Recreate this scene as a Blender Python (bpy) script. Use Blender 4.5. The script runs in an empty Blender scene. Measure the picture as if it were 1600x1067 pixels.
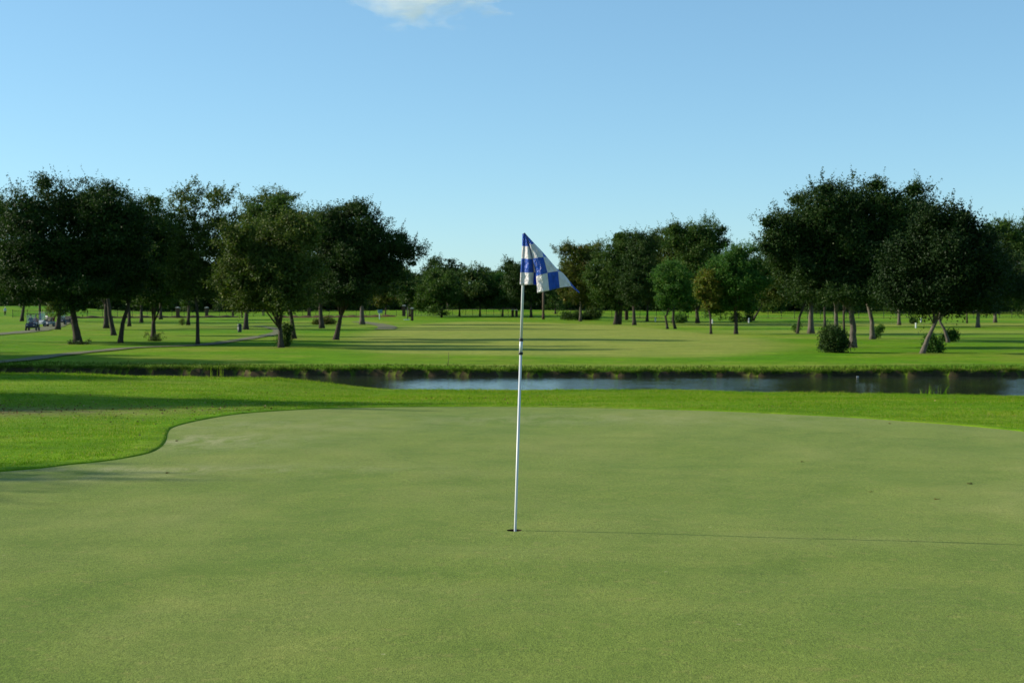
import bpy, math, random
import numpy as np
from mathutils import Vector, Matrix
from mathutils.geometry import delaunay_2d_cdt

rng = np.random.default_rng(7)
random.seed(7)
sc = bpy.context.scene
COL = sc.collection
PI = math.pi

# ------------------------------------------------------------------ camera
F = 2222.0
EYE = 1.60
PITCH = math.atan(53.5 / F)
cam = bpy.data.cameras.new("camera")
cam.sensor_width = 36; cam.lens = F * 36 / 1600
cam.clip_start = 0.1; cam.clip_end = 20000
cam.dof.use_dof = True; cam.dof.focus_distance = 10.2; cam.dof.aperture_fstop = 6.3
camo = bpy.data.objects.new("camera", cam); COL.objects.link(camo)
camo.location = (0, 0, EYE); camo.rotation_euler = (PI / 2 - PITCH, 0, 0)
sc.camera = camo

def ray(px, py):
    a = (px - 800) / F; b = -(py - 533.5) / F
    c, s = math.cos(PITCH), math.sin(PITCH)
    return np.array([a, c + b * s, -s + b * c])
def at(px, py, D):
    d = ray(px, py); k = D / d[1]
    return Vector((d[0] * k, D, EYE + d[2] * k))

# ------------------------------------------------------------------ terrain
GREEN_PX = [(-130, 750), (-60, 744), (0, 738), (60, 733), (110, 727), (160, 722), (205, 715), (235, 708), (252, 699), (260, 688), (262, 678),
            (268, 670), (285, 664), (320, 656), (370, 648), (430, 643), (520, 638.5), (640, 636.5), (760, 636), (880, 637), (1000, 639.5), (1120, 643),
            (1230, 648), (1330, 653), (1430, 660), (1520, 667), (1600, 675), (1680, 686), (1740, 700)]
def flat(px, py, z=0.0):
    d = ray(px, py); k = (z - EYE) / d[2]
    return (d[0] * k, d[1] * k)
gp = [flat(*p) for p in GREEN_PX]
gp = gp + [(14, 12), (16, 6), (15, -8), (0, -11), (-15, -6), (-17, 6), (-12, 12.2)]
# Catmull-Rom smoothing of the outline
def smooth(pts, n=5, closed=True):
    out = []; N = len(pts)
    for i in range(N if closed else N - 1):
        p0, p1, p2, p3 = (np.array(pts[(i + k) % N if closed else min(max(i + k, 0), N - 1)]) for k in (-1, 0, 1, 2))
        for t in np.arange(n) / n:
            out.append(0.5 * ((2 * p1) + (-p0 + p2) * t + (2 * p0 - 5 * p1 + 4 * p2 - p3) * t * t + (-p0 + 3 * p1 - 3 * p2 + p3) * t ** 3))
    if not closed: out.append(np.array(pts[-1]))
    return np.array(out)
GREEN = smooth(gp, 5)

def poly_sdf(P, poly):
    """positive inside"""
    P = np.asarray(P, float); out = np.full(len(P), 1e9); inside = np.zeros(len(P), bool)
    for i in range(len(poly)):
        a = poly[i]; b = poly[(i + 1) % len(poly)]
        e = b - a; w = P - a
        t = np.clip((w @ e) / (e @ e + 1e-12), 0, 1)
        d = np.hypot(w[:, 0] - e[0] * t, w[:, 1] - e[1] * t); out = np.minimum(out, d)
        c = (a[1] > P[:, 1]) != (b[1] > P[:, 1])
        xi = a[0] + (P[:, 1] - a[1]) * (b[0] - a[0]) / (b[1] - a[1] + 1e-12)
        inside ^= c & (P[:, 0] < xi)
    return np.where(inside, out, -out)

def sst(a, b, x):
    t = np.clip((x - a) / (b - a), 0, 1); return t * t * (3 - 2 * t)
def wob(x, f, ph):
    return np.sin(x * f + ph) * .5 + np.sin(x * f * 2.3 + ph * 1.7 + 1) * .3 + np.sin(x * f * 5.1 + ph * 3.1) * .2

WATER_Z = -1.33
LIPX = np.array([-60, -14, -8.8, -5.8, -3, 0, 5, 9, 13, 60.])
LIPZ = np.array([.06, -.03, -.09, -.14, -.43, -.465, -.46, -.53, -.60, -.7])
def bank_D(X):
    b = np.interp(X, [-120, -60, -26, -18, -11, -4, 0, 60, 140], [90, 76, 65.2, 63.0, 61.4, 60.6, 60.4, 59.6, 62])
    return b + .36 * wob(X, .9, .3) + .12 * wob(X, 3.1, 2.)
def bump(X, Y, x0, y0, sx, sy, h):
    return h * np.exp(-((X - x0) / sx) ** 2 - ((Y - y0) / sy) ** 2)
def H(X, Y):
    X = np.asarray(X, float); Y = np.asarray(Y, float)
    lip = np.interp(X, LIPX, LIPZ)
    LD = 35.0 + .25 * wob(X, .5, 1.)
    near = lip * sst(22.5, LD, Y)
    near = near + .025 * wob(X * .8 + Y * .4, .5, .4) * sst(25, 29, Y)
    drop = sst(LD, LD + 5.0, Y)
    z = near * (1 - drop) + (-2.0) * drop
    B = bank_D(X)
    far = np.interp(Y, [0, 61, 180, 260, 320, 400, 600, 5000], [-.98, -.98, -1.0, -.4, -.1, .5, .6, .6])
    far = far + .05 * wob(X + Y * .3, .11, 2.) + .04 * wob(Y - X * .2, .17, 1.) 
    far = far + bump(X, Y, -112, 320, 24, 30, 2.0) + bump(X, Y, 6, 255, 30, 28, .55) + bump(X, Y, 60, 350, 30, 20, .5) + bump(X, Y, -10, 370, 35, 18, .7)
    k = sst(B - .12, B + .10, Y)
    roll = -.10 * (1 - sst(B, B + 1.6, Y))
    return np.where(Y > B - 5, z * (1 - k) + (far + roll) * k, z)
def h1(x, y): return float(H(np.array([x]), np.array([y]))[0])
def hit(px, py):
    d = ray(px, py); ks = np.concatenate([np.arange(3, 58, .25), np.arange(60, 800, .5)])
    if py > 583: ks = ks[ks < 58]
    else: ks = ks[ks >= 60]
    X = d[0] * ks; Y = d[1] * ks; Z = EYE + d[2] * ks
    below = Z < H(X, Y)
    i = int(np.argmax(below)) if below.any() else len(ks) - 1
    i = max(i, 1); a, b = ks[i - 1], ks[i]
    for _ in range(20):
        m = (a + b) / 2
        if EYE + d[2] * m < h1(d[0] * m, d[1] * m): b = m
        else: a = m
    x, y = d[0] * b, d[1] * b
    return Vector((x, y, h1(x, y)))

# ------------------------------------------------------------------ helpers
def tag(o, label=None, cat=None, group=None, kind=None):
    if label: o["label"] = label
    if cat: o["category"] = cat
    if group: o["group"] = group
    if kind: o["kind"] = kind
    return o
def empty(name, loc, rz=0, **k):
    o = bpy.data.objects.new(name, None); COL.objects.link(o); o.location = loc; o.rotation_euler = (0, 0, rz)
    o.empty_display_size = .2
    return tag(o, **k)
def np_mesh(name, V, Fc, mat, parent=None, smooth_=False, uv=None):
    V = np.asarray(V, np.float32); Fc = np.asarray(Fc, np.int32)
    me = bpy.data.meshes.new(name)
    n = Fc.shape[1]
    me.vertices.add(len(V)); me.vertices.foreach_set("co", V.ravel())
    me.loops.add(Fc.size); me.loops.foreach_set("vertex_index", Fc.ravel())
    me.polygons.add(len(Fc)); me.polygons.foreach_set("loop_start", np.arange(0, Fc.size, n, dtype=np.int32))
    if smooth_: me.polygons.foreach_set("use_smooth", np.ones(len(Fc), bool))
    if uv is not None:
        l = me.uv_layers.new(name="UVMap"); l.data.foreach_set("uv", np.asarray(uv, np.float32)[Fc.ravel()].ravel())
    me.update(calc_edges=True)
    if mat: me.materials.append(mat)
    o = bpy.data.objects.new(name, me); COL.objects.link(o)
    if parent: o.parent = parent
    return o

class MB:
    """collects quads/tris into one mesh"""
    def __init__(s): s.v = []; s.f = []
    def add(s, v, f):
        b = len(s.v); s.v += [tuple(p) for p in v]; s.f += [tuple(i + b for i in q) for q in f]; return s
    def box(s, c, d, rot=None, taper=1.0, bev=0.0):
        cx, cy, cz = c; x, y, z = (k / 2 for k in d)
        if bev > 0:
            ring = [(-x + bev, -y), (x - bev, -y), (x, -y + bev), (x, y - bev), (x - bev, y), (-x + bev, y), (-x, y - bev), (-x, -y + bev)]
            lv = [(-z, 1 - bev / max(x, y)), (-z + bev, 1), (z - bev, taper), (z, taper * (1 - bev / max(x, y)))]
            v = [(px * k, py * k, zz) for zz, k in lv for px, py in ring]
            f = [(l * 8 + i, l * 8 + (i + 1) % 8, l * 8 + 8 + (i + 1) % 8, l * 8 + 8 + i) for l in range(3) for i in range(8)]
            f += [tuple(range(7, -1, -1)), tuple(range(24, 32))]
        else:
            v = [(sx * x * t, sy * y * t, sz * z) for sz, t in ((-1, 1), (1, taper)) for sx, sy in ((-1, -1), (1, -1), (1, 1), (-1, 1))]
            f = [(3, 2, 1, 0), (4, 5, 6, 7), (0, 1, 5, 4), (1, 2, 6, 5), (2, 3, 7, 6), (3, 0, 4, 7)]
        M = rot if rot is not None else Matrix.Identity(3)
        return s.add([tuple(M @ Vector(p) + Vector(c)) for p in v], f)
    def tube(s, pts, rad, n=8, caps=True):
        pts = [Vector(p) for p in pts]; rings = []
        if not hasattr(rad, '__len__'): rad = [rad] * len(pts)
        b = len(s.v); prev = None
        for i, p in enumerate(pts):
            t = (pts[min(i + 1, len(pts) - 1)] - pts[max(i - 1, 0)]).normalized()
            if prev is None:
                a = Vector((0, 0, 1)) if abs(t.z) < .9 else Vector((1, 0, 0))
                u = t.cross(a).normalized()
            else:
                u = (prev - t * prev.dot(t)).normalized()
            prev = u; w = t.cross(u)
            for k in range(n):
                an = 2 * PI * k / n; q = p + (u * math.cos(an) + w * math.sin(an)) * rad[i]; s.v.append(tuple(q))
        for i in range(len(pts) - 1):
            for k in range(n):
                a = b + i * n + k; c = b + i * n + (k + 1) % n
                s.f.append((a, c, c + n, a + n))
        if caps:
            s.f.append(tuple(b + k for k in reversed(range(n)))); e = b + (len(pts) - 1) * n
            s.f.append(tuple(e + k for k in range(n)))
        return s
    def build(s, name, mat, parent=None, smooth_=False, bevel=0):
        me = bpy.data.meshes.new(name); me.from_pydata(s.v, [], s.f)
        if smooth_: me.polygons.foreach_set("use_smooth", [True] * len(me.polygons))
        me.materials.append(mat); me.update()
        o = bpy.data.objects.new(name, me); COL.objects.link(o)
        if parent: o.parent = parent
        if bevel:
            m = o.modifiers.new("b", 'BEVEL'); m.width = bevel; m.segments = 2
        return o

def copy_tree(o, parent=None):
    c = o.copy(); COL.objects.link(c)
    if parent: c.parent = parent
    for ch in [x for x in o.children]: copy_tree(ch, c)
    return c

# ------------------------------------------------------------------ materials
def new_mat(name):
    m = bpy.data.materials.new(name); m.use_nodes = True; nt = m.node_tree; nt.nodes.clear()
    out = nt.nodes.new("ShaderNodeOutputMaterial"); return m, nt, out
def N(nt, t, **k):
    n = nt.nodes.new(t)
    for a, v in k.items():
        if a.startswith("i_"): n.inputs[a[2:].replace("_", " ")].default_value = v
        else: setattr(n, a, v)
    return n
def ramp(nt, fac, stops):
    r = nt.nodes.new("ShaderNodeValToRGB"); e = r.color_ramp.elements
    while len(e) < len(stops): e.new(.5)
    for i, (p, c) in enumerate(stops):
        e[i].position = p; e[i].color = (*c, 1) if len(c) == 3 else c
    nt.links.new(fac, r.inputs[0]); return r.outputs[0]
def noise(nt, vec, scale, detail=3, rough=.55, dist=0):
    n = N(nt, "ShaderNodeTexNoise"); n.inputs["Scale"].default_value = scale; n.inputs["Detail"].default_value = detail
    n.inputs["Roughness"].default_value = rough; n.inputs["Distortion"].default_value = dist
    nt.links.new(vec, n.inputs["Vector"]); return n.outputs["Fac"]
def mixc(nt, fac, a, b, mode='MIX'):
    m = nt.nodes.new("ShaderNodeMix"); m.data_type = 'RGBA'; m.blend_type = mode
    for i, v in ((0, fac), (6, a), (7, b)):
        if hasattr(v, "is_output"): nt.links.new(v, m.inputs[i])
        else: m.inputs[i].default_value = v if i == 0 else (*v, 1)
    return m.outputs[2]
def math_(nt, op, a, b=0.0, clamp=False):
    m = nt.nodes.new("ShaderNodeMath"); m.operation = op; m.use_clamp = clamp
    for i, v in ((0, a), (1, b)):
        if hasattr(v, "is_output"): nt.links.new(v, m.inputs[i])
        else: m.inputs[i].default_value = v
    return m.outputs[0]
def geo_pos(nt): return nt.nodes.new("ShaderNodeNewGeometry").outputs["Position"]
def mapping(nt, vec, sc_=(1, 1, 1), rot=(0, 0, 0)):
    m = nt.nodes.new("ShaderNodeMapping"); m.inputs["Scale"].default_value = sc_; m.inputs["Rotation"].default_value = rot
    nt.links.new(vec, m.inputs["Vector"]); return m.outputs[0]
def principled(nt, out, col, rough=.6, spec=.3, metal=0, bump_=None, bs=.3, bd=.02):
    p = nt.nodes.new("ShaderNodeBsdfPrincipled")
    if hasattr(col, "is_output"): nt.links.new(col, p.inputs["Base Color"])
    else: p.inputs["Base Color"].default_value = (*col, 1)
    if hasattr(rough, "is_output"): nt.links.new(rough, p.inputs["Roughness"])
    else: p.inputs["Roughness"].default_value = rough
    p.inputs["Specular IOR Level"].default_value = spec; p.inputs["Metallic"].default_value = metal
    if bump_ is not None:
        b = nt.nodes.new("ShaderNodeBump"); b.inputs["Strength"].default_value = bs; b.inputs["Distance"].default_value = bd
        nt.links.new(bump_, b.inputs["Height"]); nt.links.new(b.outputs[0], p.inputs["Normal"])
    nt.links.new(p.outputs[0], out.inputs[0]); return p
def simple(name, col, rough=.6, spec=.3, metal=0, var=.15, scale=8, bs=.15):
    m, nt, out = new_mat(name)
    tc = nt.nodes.new("ShaderNodeTexCoord").outputs["Object"]
    n = noise(nt, tc, scale, 4)
    c = ramp(nt, n, [(.25, tuple(x * (1 - var) for x in col)), (.75, tuple(min(1, x * (1 + var)) for x in col))])
    principled(nt, out, c, rough, spec, metal, n, bs, .01); return m

# rough grass on the ground sheet
def m_ground():
    m, nt, out = new_mat("turf"); P = geo_pos(nt)
    big = noise(nt, P, .045, 4, .6, .6); mid = noise(nt, P, .35, 5, .65); fine = noise(nt, P, 3.0, 4, .7); tiny = noise(nt, P, 45, 3, .7)
    g = ramp(nt, big, [(.34, (.078, .225, .003)), (.5, (.118, .250, .005)), (.66, (.190, .270, .018))])
    g = mixc(nt, math_(nt, 'MULTIPLY', sm(nt, mid, .5, .75), .6), g, (.225, .235, .040))
    g = mixc(nt, math_(nt, 'MULTIPLY', sm(nt, mid, .5, .25), .45), g, (.055, .165, .003))
    # mown, drier fairway and approach across the pond: stripes of straw coloured turf
    sep = nt.nodes.new("ShaderNodeSeparateXYZ"); nt.links.new(P, sep.inputs[0])
    att = nt.nodes.new("ShaderNodeAttribute"); att.attribute_name = "dry"
    dn = math_(nt, 'MULTIPLY', att.outputs["Fac"], math_(nt, 'ADD', math_(nt, 'MULTIPLY', mid, .9), .45), True)
    g = mixc(nt, math_(nt, 'MULTIPLY', dn, .8, True), g, (.275, .310, .055))
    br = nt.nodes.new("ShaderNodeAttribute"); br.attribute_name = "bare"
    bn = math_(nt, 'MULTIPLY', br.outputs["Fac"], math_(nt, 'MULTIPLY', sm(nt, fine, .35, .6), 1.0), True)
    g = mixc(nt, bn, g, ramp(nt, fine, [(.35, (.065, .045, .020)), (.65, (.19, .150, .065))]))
    mud_shade = math_(nt, 'MULTIPLY', math_(nt, 'GREATER_THAN', sep.outputs[1], 36.0), math_(nt, 'LESS_THAN', sep.outputs[1], 70.0))
    g = mixc(nt, math_(nt, 'MULTIPLY', mud_shade, math_(nt, 'MULTIPLY', br.outputs['Fac'], .95)), g, (.045, .038, .018))  # bank mud, darkened further to paint in the shade on its face
    sp = ramp(nt, fine, [(.3, (.72, .74, .70)), (.7, (1.22, 1.18, 1.22))]); g = mixc(nt, 1.0, g, sp, 'MULTIPLY')
    st = ramp(nt, tiny, [(.3, (.62, .64, .6)), (.7, (1.35, 1.3, 1.3))]); g = mixc(nt, 1.0, g, st, 'MULTIPLY')
    str_ = noise(nt, mapping(nt, P, (.35, 1, 1)), .9, 5, .75, .3); g = mixc(nt, .9, g, ramp(nt, str_, [(.3, (.56, .64, .6)), (.7, (1.45, 1.26, 1.6))]), 'MULTIPLY')
    b = math_(nt, 'ADD', math_(nt, 'MULTIPLY', tiny, .5), fine)
    principled(nt, out, g, .95, .05, 0, b, .5, .06); return m
def sm(nt, v, a, b):
    r = nt.nodes.new("ShaderNodeMapRange"); r.interpolation_type = 'SMOOTHSTEP'
    r.inputs[1].default_value = min(a, b); r.inputs[2].default_value = max(a, b)
    r.inputs[3].default_value = 0 if a < b else 1; r.inputs[4].default_value = 1 if a < b else 0
    nt.links.new(v, r.inputs[0]); return r.outputs[0]

def m_green():
    m, nt, out = new_mat("putting_turf"); P = geo_pos(nt)
    big = noise(nt, P, .28, 4, .6, .7); mid = noise(nt, P, 1.5, 5, .62, .4)
    fine = noise(nt, mapping(nt, P, (1, .4, 1)), 40, 4, .75); grain = noise(nt, mapping(nt, P, (1, .24, 1)), 210, 3, .85)
    g = ramp(nt, big, [(.30, (.100, .162, .016)), (.5, (.136, .188, .025)), (.72, (.182, .214, .043))])
    m2 = ramp(nt, mid, [(.28, (.74, .84, .62)), (.5, (1, 1, 1)), (.72, (1.22, 1.10, 1.20))]); g = mixc(nt, .85, g, m2, 'MULTIPLY')
    # faint mowing lanes
    mp = mapping(nt, P, (1, 1, 1), (0, 0, .3)); w = nt.nodes.new("ShaderNodeTexWave"); w.inputs["Scale"].default_value = .28
    w.inputs["Distortion"].default_value = 1.2; w.inputs["Detail"].default_value = 1; nt.links.new(mp, w.inputs["Vector"])
    g = mixc(nt, .5, g, ramp(nt, w.outputs[1], [(.3, (.955, .965, .95)), (.7, (1.05, 1.04, 1.04))]), 'MULTIPLY')
    att = nt.nodes.new("ShaderNodeAttribute"); att.attribute_name = "worn"
    wm = math_(nt, 'MULTIPLY', att.outputs["Fac"], sm(nt, noise(nt, mapping(nt, P, (1, .55, 1)), 2.2, 5, .7, .5), .38, .62), True)
    g = mixc(nt, wm, g, (.33, .31, .15))
    vo = N(nt, "ShaderNodeTexVoronoi"); vo.inputs["Scale"].default_value = 1.15; nt.links.new(P, vo.inputs["Vector"])
    g = mixc(nt, math_(nt, 'MULTIPLY', math_(nt, 'LESS_THAN', vo.outputs["Distance"], .022), .55), g, (.10, .115, .03))
    vo2 = N(nt, "ShaderNodeTexVoronoi"); vo2.inputs["Scale"].default_value = 2.3; nt.links.new(P, vo2.inputs["Vector"])
    g = mixc(nt, math_(nt, 'MULTIPLY', math_(nt, 'LESS_THAN', vo2.outputs["Distance"], .03), .45), g, (.34, .31, .15))
    yel = nt.nodes.new("ShaderNodeMath"); yel = sm(nt, noise(nt, P, 8, 4, .75), .52, .74)
    g = mixc(nt, math_(nt, 'MULTIPLY', yel, .42), g, (.25, .22, .06))
    g = mixc(nt, .8, g, ramp(nt, fine, [(.28, (.72, .76, .66)), (.72, (1.24, 1.2, 1.26))]), 'MULTIPLY')
    g = mixc(nt, 1.0, g, ramp(nt, grain, [(.32, (.30, .36, .22)), (.68, (1.75, 1.66, 1.9))]), 'MULTIPLY')
    b = math_(nt, 'ADD', math_(nt, 'MULTIPLY', grain, .55), math_(nt, 'MULTIPLY', fine, .8))
    p = principled(nt, out, g, .9, .06, 0, b, .5, .008); p.inputs['Sheen Weight'].default_value = .06; p.inputs['Sheen Tint'].default_value = (.75, .8, .45, 1); return m

def m_blade(name, c1, c2, c3=(.3, .27, .1), tr=.45):
    m, nt, out = new_mat(name); G = nt.nodes.new("ShaderNodeNewGeometry")
    r = ramp(nt, G.outputs["Random Per Island"], [(0, c1), (.75, c2), (1, c3)])
    n = noise(nt, G.outputs["Position"], .5, 4, .6)
    r = mixc(nt, .8, r, ramp(nt, n, [(.3, (.62, .80, .6)), (.5, (1, 1, 1)), (.72, (1.5, 1.12, 1.6))]), 'MULTIPLY')
    n2 = noise(nt, G.outputs["Position"], 5, 3, .6); r = mixc(nt, .7, r, ramp(nt, n2, [(.35, (.72, .78, .7)), (.65, (1.25, 1.15, 1.2))]), 'MULTIPLY')
    d = nt.nodes.new("ShaderNodeBsdfDiffuse"); t = nt.nodes.new("ShaderNodeBsdfTranslucent"); mx = nt.nodes.new("ShaderNodeMixShader")
    nt.links.new(r, d.inputs[0]); nt.links.new(r, t.inputs[0]); mx.inputs[0].default_value = tr
    nt.links.new(d.outputs[0], mx.inputs[1]); nt.links.new(t.outputs[0], mx.inputs[2]); nt.links.new(mx.outputs[0], out.inputs[0]); return m

def m_leaf(name, dark, light, odd=None, oddp=.93, tr=.22):
    m, nt, out = new_mat(name); G = nt.nodes.new("ShaderNodeNewGeometry")
    odd = odd or light
    r = ramp(nt, G.outputs["Random Per Island"], [(0, dark), (oddp - .05, light), (oddp, odd)])
    n = noise(nt, G.outputs["Position"], .55, 3, .6)
    r = mixc(nt, .8, r, ramp(nt, n, [(.3, (.72, .78, .8)), (.7, (1.25, 1.18, 1.0))]), 'MULTIPLY')
    p = nt.nodes.new("ShaderNodeBsdfPrincipled"); nt.links.new(r, p.inputs["Base Color"])
    p.inputs["Roughness"].default_value = .55; p.inputs["Specular IOR Level"].default_value = .10
    t = nt.nodes.new("ShaderNodeBsdfTranslucent"); nt.links.new(mixc(nt, 1., r, (1.3, 1.5, .6), 'MULTIPLY'), t.inputs[0])
    mx = nt.nodes.new("ShaderNodeMixShader"); mx.inputs[0].default_value = tr
    nt.links.new(p.outputs[0], mx.inputs[1]); nt.links.new(t.outputs[0], mx.inputs[2]); nt.links.new(mx.outputs[0], out.inputs[0]); return m

def m_bark(name, c1, c2):
    m, nt, out = new_mat(name); P = geo_pos(nt)
    n = noise(nt, mapping(nt, P, (1, 1, .22)), 9, 5, .7); n2 = noise(nt, P, 1.1, 3)
    c = ramp(nt, n, [(.3, c1), (.7, c2)]); c = mixc(nt, .6, c, ramp(nt, n2, [(.35, (.75, .75, .72)), (.65, (1.2, 1.2, 1.1))]), 'MULTIPLY')
    principled(nt, out, c, .9, .1, 0, n, .8, .05); return m

def m_water():
    m, nt, out = new_mat("pond_water"); P = geo_pos(nt)
    n = noise(nt, mapping(nt, P, (1, 1.6, 1)), 2.2, 4, .6, .3); n2 = noise(nt, P, .25, 3)
    b = math_(nt, 'MULTIPLY', n, sm(nt, n2, .15, .5))
    p = principled(nt, out, (.026, .034, .020), .05, .5, 0, b, .30, .04); p.inputs["IOR"].default_value = 1.333; return m

def m_path():
    m, nt, out = new_mat("path_concrete"); P = geo_pos(nt)
    n = noise(nt, P, 1.2, 5, .7); c = ramp(nt, n, [(.3, (.115, .120, .055)), (.7, (.175, .17, .095))])
    principled(nt, out, c, .9, .1, 0, noise(nt, P, 30, 3), .3, .01); return m

def m_flag():
    m, nt, out = new_mat("check_nylon")
    uv = nt.nodes.new("ShaderNodeUVMap"); uv.uv_map = "UVMap"
    s = nt.nodes.new("ShaderNodeSeparateXYZ"); nt.links.new(uv.outputs[0], s.inputs[0])
    k = math_(nt, 'ADD', math_(nt, 'FLOOR', s.outputs[0]), math_(nt, 'FLOOR', s.outputs[1]))
    k = math_(nt, 'MODULO', math_(nt, 'ADD', k, 8.0), 2.0); k = math_(nt, 'GREATER_THAN', k, .5)
    # stitched seams between the squares
    fu = math_(nt, 'ABSOLUTE', math_(nt, 'SUBTRACT', math_(nt, 'FRACT', s.outputs[0]), .5)); fv = math_(nt, 'ABSOLUTE', math_(nt, 'SUBTRACT', math_(nt, 'FRACT', s.outputs[1]), .5))
    seam = math_(nt, 'GREATER_THAN', math_(nt, 'MAXIMUM', fu, fv), .485)
    c = mixc(nt, k, (.010, .105, .56), (.84, .80, .78)); c = mixc(nt, math_(nt, 'MULTIPLY', seam, .35), c, (.25, .3, .45))
    w = noise(nt, mapping(nt, uv.outputs[0], (1, 1, 1), (0, 0, .6)), 2.6, 4, .6, 1.2)
    p = nt.nodes.new("ShaderNodeBsdfPrincipled"); nt.links.new(c, p.inputs["Base Color"]); p.inputs["Roughness"].default_value = .27
    p.inputs["Specular IOR Level"].default_value = .5; p.inputs["Sheen Weight"].default_value = .2
    b = nt.nodes.new("ShaderNodeBump"); b.inputs["Strength"].default_value = 1.0; b.inputs["Distance"].default_value = .02
    nt.links.new(w, b.inputs["Height"]); nt.links.new(b.outputs[0], p.inputs["Normal"])
    t = nt.nodes.new("ShaderNodeBsdfTranslucent"); nt.links.new(c, t.inputs[0]); mx = nt.nodes.new("ShaderNodeMixShader"); mx.inputs[0].default_value = .36
    nt.links.new(p.outputs[0], mx.inputs[1]); nt.links.new(t.outputs[0], mx.inputs[2]); nt.links.new(mx.outputs[0], out.inputs[0]); return m

M = dict(
    turf=m_ground(), green=m_green(), water=m_water(), path=m_path(), flag=m_flag(),
    blade=m_blade("grass_blade", (.080, .205, .004), (.175, .315, .012), (.40, .36, .08)),
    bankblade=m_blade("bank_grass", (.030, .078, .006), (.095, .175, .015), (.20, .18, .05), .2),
    litter=m_blade("dry_leaf", (.07, .045, .018), (.17, .12, .04), (.34, .28, .13), .1),
    oak=m_leaf("oak_leaves", (.024, .058, .010), (.060, .108, .020), (.10, .13, .035)),
    oakdark=m_leaf("dark_oak_leaves", (.014, .036, .008), (.038, .072, .016), (.06, .085, .026), tr=.17),
    olive=m_leaf("olive_leaves", (.036, .064, .011), (.080, .112, .022), (.14, .15, .04)),
    oakshade=m_leaf("shade_dark_oak_leaves", (.009, .024, .005), (.020, .042, .009), (.024, .046, .011), tr=.1),  # dark oak leaf tones lowered further, shade painted into the colour
    green_l=m_leaf("glossy_green_leaves", (.026, .080, .013), (.062, .142, .024), (.12, .18, .04)),
    brownish=m_leaf("autumn_tinted_leaves", (.040, .062, .011), (.085, .100, .018), (.15, .11, .03)),
    yellow=m_leaf("yellowing_leaves", (.060, .090, .013), (.130, .155, .022), (.22, .13, .03)),
    far=m_leaf("distant_leaves", (.024, .058, .015), (.058, .102, .024), (.10, .12, .035)),
    bark=m_bark("oak_bark", (.030, .025, .020), (.085, .070, .055)),
    palebark=m_bark("pale_bark", (.065, .055, .045), (.17, .145, .115)),
    soil=simple("brown_soil", (.10, .065, .035), .95, .05, var=.4, scale=3, bs=.8),
    white_metal=simple("white_fibreglass", (.56, .57, .56), .4, .4, var=.10, scale=3, bs=.02),
    black=simple("black_rubber", (.012, .012, .013), .5, .4), cup=simple("cup_liner", (.25, .24, .2), .6, .3),
    darkhole=simple("hole_soil", (.03, .022, .014), .95, .05),
    iron=simple("black_iron", (.02, .02, .022), .55, .3), brick=simple("dark_brick", (.085, .05, .038), .9, .1, var=.35, scale=14),
    stone=simple("pale_stone", (.42, .40, .36), .85, .15), whitep=simple("white_paint", (.72, .72, .70), .5, .3, var=.06),
    wood=simple("weathered_wood", (.13, .095, .07), .9, .1, var=.3), bin=simple("dark_green_plastic", (.02, .035, .03), .5, .3),
    cartblue=simple("navy_cart_body", (.012, .018, .035), .3, .5, var=.05), cartwhite=simple("shaded_white_cart_body", (.30, .32, .33), .3, .5, var=.04),  # cart body colours darkened to stand in for tree shade
    canopy=simple("shaded_cart_roof", (.22, .23, .24), .5, .3), canopydark=simple("dark_cart_roof", (.05, .045, .045), .5, .3), seatm=simple("shaded_cream_vinyl", (.12, .11, .09), .5, .3),  # roof and seat tones lowered too, tree shade put into the colour
    chrome=simple("steel", (.5, .5, .5), .3, .5, .9, var=.05), skin=simple("skin", (.42, .25, .17), .55, .3, var=.05),
    pink=simple("pink_cloth", (.55, .28, .28), .85, .1), bluecloth=simple("pale_blue_cloth", (.32, .48, .55), .85, .1), darkcloth=simple("dark_cloth", (.02, .022, .03), .85, .1),
    whitecloth=simple("white_cloth", (.7, .7, .68), .85, .1), hair=simple("dark_hair", (.03, .02, .015), .7, .2), panel=simple("pale_blue_panel", (.12, .22, .28), .5, .3),
    redp=simple("maroon_bag", (.14, .03, .03), .7, .2),
)
def glass():
    m, nt, out = new_mat("windscreen"); t = nt.nodes.new("ShaderNodeBsdfTransparent"); t.inputs[0].default_value = (.85, .9, .9, 1)
    g = nt.nodes.new("ShaderNodeBsdfGlossy"); g.inputs["Roughness"].default_value = .05; mx = nt.nodes.new("ShaderNodeMixShader"); mx.inputs[0].default_value = .08
    nt.links.new(t.outputs[0], mx.inputs[1]); nt.links.new(g.outputs[0], mx.inputs[2]); nt.links.new(mx.outputs[0], out.inputs[0]); return m
M["glass"] = glass()

# ------------------------------------------------------------------ ground sheet
def lines(segs):
    out = []
    for a, b, s in segs: out += list(np.arange(a, b, s))
    return np.unique(np.round(np.array(out + [segs[-1][1]]), 4))
pos = lines([(0, 30, .35), (30, 46, .8), (46, 110, 3), (110, 300, 8), (300, 900, 40), (900, 6001, 300)])
XS = np.unique(np.concatenate([-pos, pos]))
YS = lines([(-80, -12, 8), (-12, 12, 1.2), (12, 30, .35), (30, 42, .3), (42, 58, 2), (58, 68, .09), (68, 72, .4), (72, 100, .8), (100, 200, 2), (200, 420, 3), (420, 900, 20), (900, 9000, 300)])
GX, GY = np.meshgrid(XS, YS)
P2 = np.stack([GX.ravel(), GY.ravel()], 1)
Z = H(P2[:, 0], P2[:, 1])
near = (np.abs(P2[:, 0]) < 24) & (P2[:, 1] < 30) & (P2[:, 1] > -16)
sd = np.full(len(P2), -50.0); sd[near] = poly_sdf(P2[near], GREEN)
Z = np.where(sd > 0, np.minimum(Z, 0) - .30 * sst(.25, .9, sd) - .012, Z)
nx, ny = len(XS), len(YS)
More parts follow.
